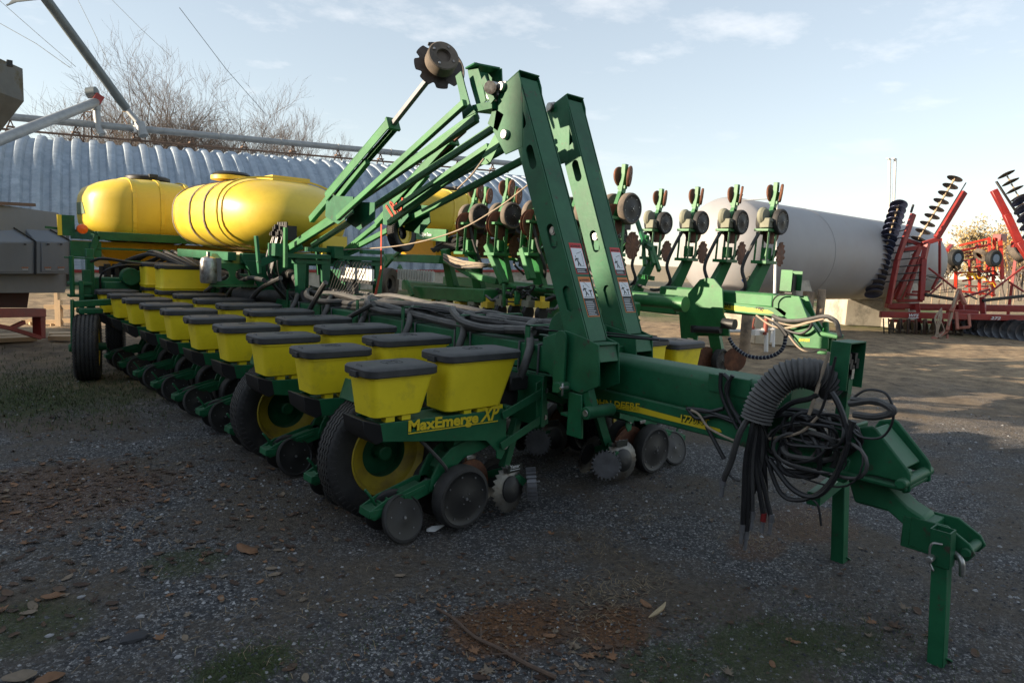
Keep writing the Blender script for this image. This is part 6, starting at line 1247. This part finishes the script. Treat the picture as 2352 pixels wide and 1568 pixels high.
for i, (x0, x1) in enumerate(((-250, 215), (228, 566))):
    mb = MB(); T = lambda x, y, o: TP(x, y)+tn*o
    A_ = [T(x0, 300, -.01), T(x0, 425, -.20), T(x0, 735, -.20), T(x0, 738, -.01)]; xt = x1-100
    B_ = [T(xt, 300+20*i, -.01), T(x1, 425, -.20), T(x1, 735, -.20), T(x1, 738, -.01)]
    mb.add(A_+B_, [(0,1,5,4), (1,2,6,5), (2,3,7,6), (0,3,2,1), (4,5,6,7)]); h = mb.build('hooded_compartment', BG, tl, bevel=.01)
    mb = MB(); dx0 = x0+45; dx1 = x1-55; mb.prism([T(dx0, 432, -.215), T(dx1, 436, -.215), T(dx1, 715, -.215), T(dx0, 715, -.215)], tn*.01); d_ = mb.build('door', BG, h, bevel=.004)
    for x_ in ((100, 80) if i == 0 else (330, 455)): mb = MB(); mb.box(T(x_, 450, -.235), (.03, .03, .02)); mb.build('latch', BLK, d_) if i or x_ == 100 else None
    for x_ in ((110,) if i == 0 else (335, 465)):
        for ki, (mm, dy, wd) in enumerate(((DECALO, 672, 70), (DECALW, 690, 55))): 
            mb = MB(); 
            for j in range(4 if ki == 0 else 7): mb.bar(T(x_-wd/2+wd*j/(4 if ki == 0 else 7), dy, -.224), T(x_-wd/2+wd*(j+.6)/(4 if ki == 0 else 7), dy, -.224), .002, .016)
            mb.build('sticker', mm, d_)
    mb = MB(); mb.bar(T(xt-3, 296+20*i, -.03), T(x1+3, 425, -.215), .02, .02); mb.bar(T(x1+3, 425, -.215), T(x1+3, 738, -.215), .02, .02); mb.build('edge_strip', BLK, h)
tplate('frame_beam', [(-400,1070),(430,1070),(435,1150),(-400,1165)], .12, RED, -.02); tplate('leg', [(385,1070),(440,1150),(440,1355),(395,1355)], .15, RED); 
for a, b in (((-300,1180),(100,1260)), ((100,1260),(385,1350)), ((100,1260),(230,1200))): m = MB(); m.bar(TP(*a), TP(*b), .05, .06); m.build('brace', RED, tl)
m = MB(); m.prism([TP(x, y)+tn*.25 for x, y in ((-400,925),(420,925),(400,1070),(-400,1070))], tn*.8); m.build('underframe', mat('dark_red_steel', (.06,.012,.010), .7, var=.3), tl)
m = MB(); m.bar(TP(-400, 45), TP(325, 80), .06, .05); m.build('top_pipe', mat_rustp, tl)
m = MB(); m.bar(TP(645, 330), TP(650, 860), .05, .03); m.build('corner_post', GRY, tl)
# pale timber rack lit between trailer and lift tyre
tr = thing('timber_rack', Vector((*AD('Q1', 560, 1310, 13.6).xy, 0)), 'rack of bare new timber catching the sun under and right of the grey trailer', 'timber rack')
NEW = mat('new_timber', (.62,.44,.26), .8, var=.15, scale=4)
def RP(x, y, o=0): return AD('Q1', x, y, 13.6+o)
for a, b in (((545,920),(562,1300)), ((570,990),(580,1320)), ((430,1056),(565,1054)), ((580,1056),(740,1056)), ((445,1198),(570,1200)), ((585,1183),(725,1185)), ((500,1215),(505,1290)), ((228,1200),(315,1185)), ((290,1200),(310,1295)), ((345,1200),(340,1305)), ((775,1050),(778,1160)), ((-100,1300),(105,1250)), ((455,1290),(460,1340))):
    m = MB(); a_ = RP(*a); b_ = RP(*b); m.bar(a_, b_, .07, .09, VF if abs(a_.z-b_.z) > .3 else (0, 0, 1)); m.build('board', NEW, tr)
for i, (a, b) in enumerate((((-200,1345),(260,1330)), ((470,1320),(700,1315)), ((480,1345),(700,1345)), ((-200,1375),(330,1350)))):
    a_ = AZ('Q1', *a, .05); b_ = AZ('Q1', *b, .05); m = MB(); m.bar(a_, b_, .3, .07); tag(m.build('plank', NEW, None, base=a_), ('long pale plank lying on the ground under the trailer', 'pale plank on the ground behind the rack, the farther of two', 'pale plank on the ground behind the rack, the nearer of two', 'pale plank lying nearest the camera under the trailer')[i], 'plank', 'planks on the ground by the trailer')
# ================================================================== unseen buildings added out of the frame to block sun and sky light
LU = Vector((math.cos(math.radians(SUN_AZ-180)), math.sin(math.radians(SUN_AZ-180)), 0)); LW = Vector((-LU.y, LU.x, 0))
def UW(u, w_, z): return LU*u+LW*w_+Vector((0, 0, z))
bn = thing('occluder', UW(-29, 0, 0), 'unseen barn standing out of the photo to the left, shading the yard', 'occluder')  # added unseen outline, stepped to set where shade ends on masts and tanks
m = MB(); PRF = [(-26, 8), (-12, 11.8), (1.0, 11.8), (4.3, 10.8), (4.66, 10.4), (4.70, 9.1), (5.4, 8.9), (7.0, 8.3), (12.2, 7.9)]
m.prism([UW(-29, -26, -.02), UW(-29, 12.2, -.02)]+[UW(-29, w_, h_) for w_, h_ in PRF[::-1]], LU*-6); m.build('wall', mat('occluder_siding', (.16,.10,.07), .85, var=.25, scale=3), bn)
m = MB()
for (w0, h0), (w1, h1) in zip(PRF[:-1], PRF[1:]): m.bar(UW(-32, w0, h0+.03), UW(-32, w1, h1+.03), 6.6, .06, (0, 0, 1))
m.build('roof', ZPIPE, bn)
gb = thing('shade_bin', (-6.4, 18.9, 0), 'round corrugated grain bin added unseen left of the frame to shade the trailer', 'grain bin')  # added out of view to keep direct sun off the trailer
m = MB(); m.lathe([(1.6, -.02)]+[(1.6+.02*(i % 2), .12*i+.1) for i in range(43)], (-6.4, 18.9, 0), (0, 0, 1), 40, (True, False)); m.build('wall', ZPIPE, gb, ang=20)
m = MB(); m.lathe([(1.68, 5.15), (.4, 5.9), (.4, 6.0)], (-6.4, 18.9, 0), (0, 0, 1), 40, (False, True)); m.build('roof', ZPIPE, gb, ang=20)
sh_ = thing('sky_blocker', VF*-24, 'long dark machine shed added unseen behind the camera to cut the sky light', 'shed')  # added out of view to darken the foreground by blocking sky
m = MB(); q = [VR*-24-VF*22, VR*26-VF*22, VR*26-VF*34, VR*-24-VF*34]
m.loft([[p+Vector((0, 0, -.02)) for p in q], [p+Vector((0, 0, 7.5)) for p in q]]); m.build('wall', mat('blocker_siding', (.12,.10,.085), .8, var=.2, scale=2), sh_)
m = MB(); m.prism([q[0]+Vector((0, 0, 7.52))+VF*.5, q[3]+Vector((0, 0, 7.52))-VF*.5, (q[0]+q[3])/2+Vector((0, 0, 11))], VR*50); m.build('roof', ZPIPE, sh_)
# ================================================================== loose things on the ground
GR = random.Random(21)
STONE = [mat('grey_stone', (.10,.10,.105), .8, var=.3, scale=30), mat('pale_stone', (.30,.30,.30), .8, var=.25, scale=30), mat('dark_stone', (.028,.028,.032), .75, var=.3, scale=30), mat('brown_stone', (.09,.065,.045), .85, var=.3, scale=30)]
def cam_xy(r, a): return r*math.cos(a), r*math.sin(a)
def stones(n, r0, r1, s0, s1_):
    mb = MB()
    for _ in range(n):
        r = r0+(r1-r0)*GR.random()**1.1; a = math.radians(GR.uniform(6, 90)); x, y = cam_xy(r, a)
        k = noise.noise(Vector((x*.8, y*.8, 1.7)))
        if k < -.05 and GR.random() < .6: continue
        s = s0+(s1_-s0)*GR.random()**3; mb.mat(GR.choices((0, 1, 2, 3), (5, 1.7, 4, 1.8))[0]); z = gz(x, y)
        P_ = []; t = GR.random()*6
        for (px_, py_, pz_) in ((1,0,.1),(.3,.95,.0),(-.8,.6,.1),(-.8,-.6,.0),(.3,-.95,.1)): 
            f = s*GR.uniform(.75, 1.2); P_.append((x+(px_*math.cos(t)-py_*math.sin(t))*f, y+(px_*math.sin(t)+py_*math.cos(t))*f, z+s*.15*pz_))
        P_.append((x+GR.uniform(-.3, .3)*s, y+GR.uniform(-.3, .3)*s, z+s*GR.uniform(.5, .85))); P_.append((x+.35*s, y, z+s*.6))
        mb.add(P_, [(0,1,6),(1,5,6),(1,2,5),(2,3,5),(3,4,5),(4,6,5),(4,0,6)])
    return mb
o = stones(26000, 1.5, 5.2, .003, .012).build('gravel', STONE, None, base=Vector((0, 0, 0)), ang=20); tag(o, 'loose crushed stone scattered over the yard in the foreground', 'gravel', kind='stuff')
o = stones(9000, 4.5, 11, .007, .018).build('gravel', STONE, None, base=Vector((0, 0, 0)), ang=20); tag(o, 'loose crushed stone scattered round the wheels of the near planter', 'gravel', kind='stuff')
LEAF = [mat('brown_dead_leaf', (.085,.050,.030), .8, var=.35, scale=20), mat('orange_dead_leaf', (.19,.095,.045), .75, var=.3, scale=20), mat('pale_dead_leaf', (.17,.13,.09), .8, var=.3, scale=20), mat('dark_dead_leaf', (.05,.028,.018), .85, var=.3, scale=20)]
def leaf(mb, x, y, s, rr, kind=None):
    """five-lobed curled leaf as a thin folded blade"""
    t = rr.uniform(0, 6.28); z0 = gz(x, y)+.004; tip = rr.uniform(.1, 1.0); cu_ = rr.uniform(-.3, 1.5)
    O = [(0,-.15),(.25,-.45),(.32,-.15),(.75,-.35),(.55,.0),(1.0,.25),(.55,.28),(.55,.65),(.25,.45),(0,1.15),(-.25,.45),(-.55,.65),(-.55,.28),(-1.0,.25),(-.55,.0),(-.75,-.35),(-.32,-.15),(-.25,-.45)]
    if kind == 'oval': O = [(math.sin(a)*.55, -math.cos(a)*1.0) for a in [2*PI*k/14 for k in range(14)]]
    V = []; 
    for (a, b) in [(0, .1)]+O:
        a *= rr.uniform(.85, 1.15); zz = (abs(a)**1.6*cu_+max(0, b)**2*tip)*.45+rr.uniform(0, .12)
        if (a, b) == (0, .1): zz = 0
        V.append((x+s*(a*math.cos(t)-b*math.sin(t)), y+s*(a*math.sin(t)+b*math.cos(t)), z0+s*zz))
    n = len(O); mb.add(V, [(0, 1+k, 1+(k+1) % n) for k in range(n)])
    mb.tube([V[0], (V[1][0]-s*.5*-math.sin(t)*-1, V[1][1]-s*.5*math.cos(t), z0+s*.1)], s*.02, 4)
mb = MB()
CL = [('N7', 200, 190, .50, 330, .03), ('N7', 560, 320, .7, 130, .028), ('N7', 1100, 440, .35, 40, .03), ('N7', 2300, 800, .38, 420, .012), ('N8', 60, 830, .34, 300, .014), ('N8', 470, 780, .26, 300, .012), ('N8', 130, 940, .25, 60, .026), ('N7', 60, 700, .22, 30, .035), ('N7', 750, 300, 1.3, 120, .026), ('N7', 1300, 300, 1.0, 80, .022), ('N8', 1830, 840, .15, 14, .03), ('N7', 900, 0, 1.6, 260, .03), ('N8', 1150, 800, 1.0, 40, .022)]
for v, x, y, sp, n, s in CL:
    c = AZ(v, x, y)
    for _ in range(n):
        mb.mat(GR.choices((0, 1, 2, 3), (6, 1.6 if s > .02 else 3, 1.6, 5))[0]); f = GR.uniform(.6, 1.25)
        leaf(mb, c.x+GR.gauss(0, sp), c.y+GR.gauss(0, sp*.8), s*f, GR, GR.choice((None, 'oval')))
for _ in range(260):
    r = 1.7+8*GR.random(); a = math.radians(GR.uniform(8, 88)); x, y = cam_xy(r, a); mb.mat(GR.choices((0, 1, 2, 3), (5, 2, 2, 4))[0]); leaf(mb, x, y, GR.uniform(.012, .026), GR, GR.choice((None, 'oval')))
tag(mb.build('leaf_litter', LEAF, None, base=Vector((0, 0, 0)), ang=60), 'dead leaves drifted over the gravel', 'leaf litter', kind='stuff')
BIG = [('N7',1135,460,.085,1,'oval','large folded orange-brown leaf beside a crumpled one, left of centre'), ('N7',960,470,.05,0,None,'dark brown crumpled leaf left of the large folded one'), ('N7',245,665,.065,1,'oval','two-toned orange leaf near the left edge of the gravel'), ('N7',150,710,.045,2,'oval','pale brown leaf below the two-toned one'), ('N7',90,1050,.085,2,'oval','large tan leaf cut by the bottom edge at the lower left'), ('N7',230,1060,.07,1,'oval','orange leaf cut by the bottom edge beside the tan one'), ('N7',475,860,.04,2,None,'pale leaf on the stones below the two-toned one'), ('N7',735,865,.04,1,None,'dark orange leaf on the stones right of the pale one'), ('N7',1015,680,.034,1,'oval','small orange leaf on open gravel, left of the oak leaf'), ('N7',1195,600,.028,1,'oval','small bright orange leaf with dark rim on open gravel'), ('N7',1575,752,.03,1,'oval','rounded orange leaf on moss left of the twig'), ('N7',1380,525,.035,2,None,'pale spiky leaf on the gravel below the large folded one'), ('N7',1385,685,.038,2,None,'greyish curled leaf on open gravel'), ('N7',915,330,.04,1,None,'orange leaf far back behind the large folded one'), ('N7',1740,540,.025,1,None,'small dark red leaf on open gravel below the closing wheel'), ('N8',345,930,.05,1,None,'reddish lobed leaf right of the twig'), ('N8',465,945,.05,1,None,'tan lobed leaf at the bottom, right of the reddish one'), ('N8',320,995,.03,2,'oval','small buff leaf below the reddish one'), ('N8',615,700,.045,1,'oval','red-brown leaf on the dry stalks'), ('N8',1000,780,.035,0,None,'dull brown leaf on the gravel in the lower middle'), ('N8',1640,845,.03,2,None,'pale lobed leaf left of the front jack'), ('N8',1750,800,.05,0,None,'dark crumpled leaf close to the front jack'), ('N8',1195,990,.03,1,'oval','orange-brown leaf on moss at the bottom'), ('N8',1000,1030,.045,2,None,'pale brown leaf cut by the bottom edge'), ('N8',1300,635,.028,0,None,'dull leaf on open gravel between the jacks'), ('N8',675,835,.03,0,'oval','brown leaf beside the rust-coloured litter'), ('N8',200,695,.035,1,None,'orange leaf above the rust-coloured litter'), ('N7',2240,1010,.055,2,None,'crumpled grey-brown leaf at the bottom beside the twig'), ('N7',1330,1005,.04,0,'oval','reddish leaf near the bottom edge on moss'), ('N7',1510,690,.03,0,None,'small brown and green leaf on gravel'), ('N7',820,415,.045,2,None,'long pale curled leaf behind the large folded one'), ('N7',350,435,.05,0,None,'rust-brown leaf right of the leaf pile'), ('N7',120,425,.05,1,None,'brown-orange leaf near the left edge behind the gravel')]
for (v, x, y, s, mi, kd, lab) in BIG:
    c = AZ(v, x, y); m = MB(); leaf(m, c.x, c.y, s*.82, GR, kd); o = m.build('fallen_leaf', LEAF[mi], None, base=Vector((c.x, c.y, gz(c.x, c.y))), ang=60)
    sm_ = o.modifiers.new('thick', 'SOLIDIFY'); sm_.thickness = .0012; tag(o, lab, 'leaf', 'fallen leaves in the foreground')
# single bigger pale stones
for (v, x, y, s, lab) in (('N7',1150,540,.016,'flat oval white stone below the large folded leaf'), ('N7',957,648,.018,'round white stone on open gravel'), ('N7',645,760,.022,'angular pale stone in the left gravel'), ('N7',372,668,.022,'flat bluish stone right of the two-toned leaf'), ('N7',1045,772,.018,'triangular white stone left of the moss'), ('N7',818,948,.020,'flat white stone near the bottom left'), ('N7',1355,462,.016,'pale blue stone near the large folded leaf'), ('N7',226,845,.022,'paired white stones at the left'), ('N7',1640,682,.014,'rounded pale stone at mid gravel'), ('N7',620,860,.06,'broad dark slab of stone in the left gravel'), ('N8',460,786,.012,'white pebble on the rust-coloured litter'), ('N8',1010,860,.014,'white splinter of stone on the moss'), ('N7',1080,860,.014,'small pinkish stone on gravel')):
    c = AZ(v, x, y); m = MB(); bm = bmesh.new(); bmesh.ops.create_icosphere(bm, subdivisions=2, radius=1)
    s *= .8 if s < .05 else 1
    V = [Vector((p.co.x*s*GR.uniform(.85, 1.2), p.co.y*s*.7*GR.uniform(.9, 1.15), max(-.3, p.co.z)*s*(.28 if s > .05 else .5)))+Vector((c.x, c.y, gz(c.x, c.y)+s*.1)) for p in bm.verts]; m.add(V, [tuple(q.index for q in f.verts) for f in bm.faces]); bm.free()
    tag(m.build('stone', STONE[2] if s > .05 else mat_ws if 'mat_ws' in globals() else (mat_ws := mat('white_stone', (.27,.27,.28), .8, var=.15, scale=40)), None, base=Vector((c.x, c.y, 0)), ang=40), lab, 'stone', 'larger stones in the foreground')
# fallen twig
m = MB(); P_ = [AZ('N7', 2005, 735), AZ('N7', 2080, 790), AZ('N7', 2180, 865), AZ('N7', 2290, 920), AZ('N8', 0, 950), AZ('N8', 90, 1005), AZ('N8', 200, 1050)]
for i, p in enumerate(P_): p.z = gz(p.x, p.y)+.016+.006*(i % 2)
Pp = spline(P_, 4); m.tube(Pp, [.011-.006*i/len(Pp)*.7 for i in range(len(Pp))][::-1], 7); m.tube([Pp[9], Pp[9]+Vector((.05, .06, .02))], .004, 5); m.tube([Pp[15], Pp[15]+Vector((-.07, .03, .01))], .004, 5)
tag(m.build('twig', mat('grey_brown_twig', (.10,.065,.045), .85, var=.3, scale=30), None, base=Vector((Pp[0].x, Pp[0].y, 0))), 'crooked brown twig lying across the rust-coloured litter', 'twig')
# dry grass stalks and green tufts
STR = mat('dry_straw', (.24,.18,.11), .85, var=.3, scale=10); GRS = mat('green_moss_grass', (.035,.055,.014), .85, var=.35, scale=10)
def straw(n, c, sp, L, m, flat=True, zup=.2, w_=.0012):
    for _ in range(n):
        x = c.x+GR.gauss(0, sp); y = c.y+GR.gauss(0, sp*.75); t = GR.uniform(0, 6.28); l = L*GR.uniform(.4, 1.3); z = gz(x, y)+.002
        d = Vector((math.cos(t), math.sin(t), zup*GR.random())); q = Vector((x, y, z)); s_ = Vector((-d.y, d.x, 0))*w_
        k = q+d*l*.5+Vector((0, 0, l*.12)); e = q+d*l+Vector((GR.uniform(-.2, .2)*l, GR.uniform(-.2, .2)*l, 0)); e.z = max(e.z, z+.001)
        m.add([q-s_, q+s_, k+s_, k-s_, e], [(0,1,2,3), (3,2,4)])
m = MB()
for v, x, y, sp, n in (('N8',420,680,.14,150), ('N8',600,590,.12,110), ('N8',400,420,.13,90), ('N8',1110,425,.13,120), ('N8',600,320,.10,60), ('N7',1150,790,.35,90), ('N7',600,300,.5,120), ('N7',950,420,.5,80), ('N7',1550,850,.4,90), ('N8',430,880,.25,60), ('N8',1350,320,.25,70)): straw(n, AZ(v, x, y), sp, .07, m)
tag(m.build('dry_stalks', STR, None, base=Vector((0, 0, 0))), 'dry grass stalks lying on the gravel', 'dry grass', kind='stuff')
m = MB()
for v, x, y, sp, n in (('N8',1150,900,.28,1500), ('N8',1500,870,.2,700), ('N7',1120,1000,.12,1100), ('N7',850,510,.12,160), ('N7',100,790,.15,350), ('N8',740,990,.15,500), ('N8',1800,950,.3,700), ('N7',1650,900,.25,350)): straw(n, AZ(v, x, y), sp, .020, m, zup=1.2, w_=.0014)
for _ in range(9000):
    c = AZ('O', GR.gauss(90, 170), GR.gauss(900, 38)); straw(1, c, .05, .035, m, zup=1.5, w_=.003)
tag(m.build('grass_tufts', GRS, None, base=Vector((0, 0, 0))), 'short green grass and moss coming through the gravel', 'grass', kind='stuff')
# a curl of husk on the ground and the white feather-like scrap by the closing wheel
m = MB(); P_ = [AZ('N8', 628, 770), AZ('N8', 660, 755), AZ('N8', 690, 735), AZ('N8', 704, 716)]
for i, p in enumerate(P_): p.z = .008+.006*i
m.tube(spline(P_, 5), [.003+.009*math.sin(PI*i/15) for i in range(16)], 6); tag(m.build('husk', mat('buff_husk', (.36,.28,.17), .8), None, base=Vector(P_[0])), 'curled buff husk lying right of the dry stalks', 'husk')
m = MB(); a_ = AZ('G', 1185, 1325); b_ = AZ('G', 1290, 1300); a_.z = .012; b_.z = .02; m.loft([[a_+Vector((0, .005, -.004)), a_+Vector((0, -.005, -.004)), a_+Vector((0, 0, .012))], [a_.lerp(b_, .3)+Vector((0, .03, -.008)), a_.lerp(b_, .3)+Vector((0, -.03, -.008)), a_.lerp(b_, .3)+Vector((0, 0, .02))], [b_+Vector((0, .004, 0)), b_+Vector((0, -.004, 0)), b_+Vector((0, 0, .004))]])
tag(m.build('plastic_scrap', mat('white_plastic_scrap', (.55,.56,.56), .4, var=.05), None, base=Vector((a_.x, a_.y, 0)), ang=80), 'pointed white plastic scrap on the ground between the two nearest small wheels', 'scrap')
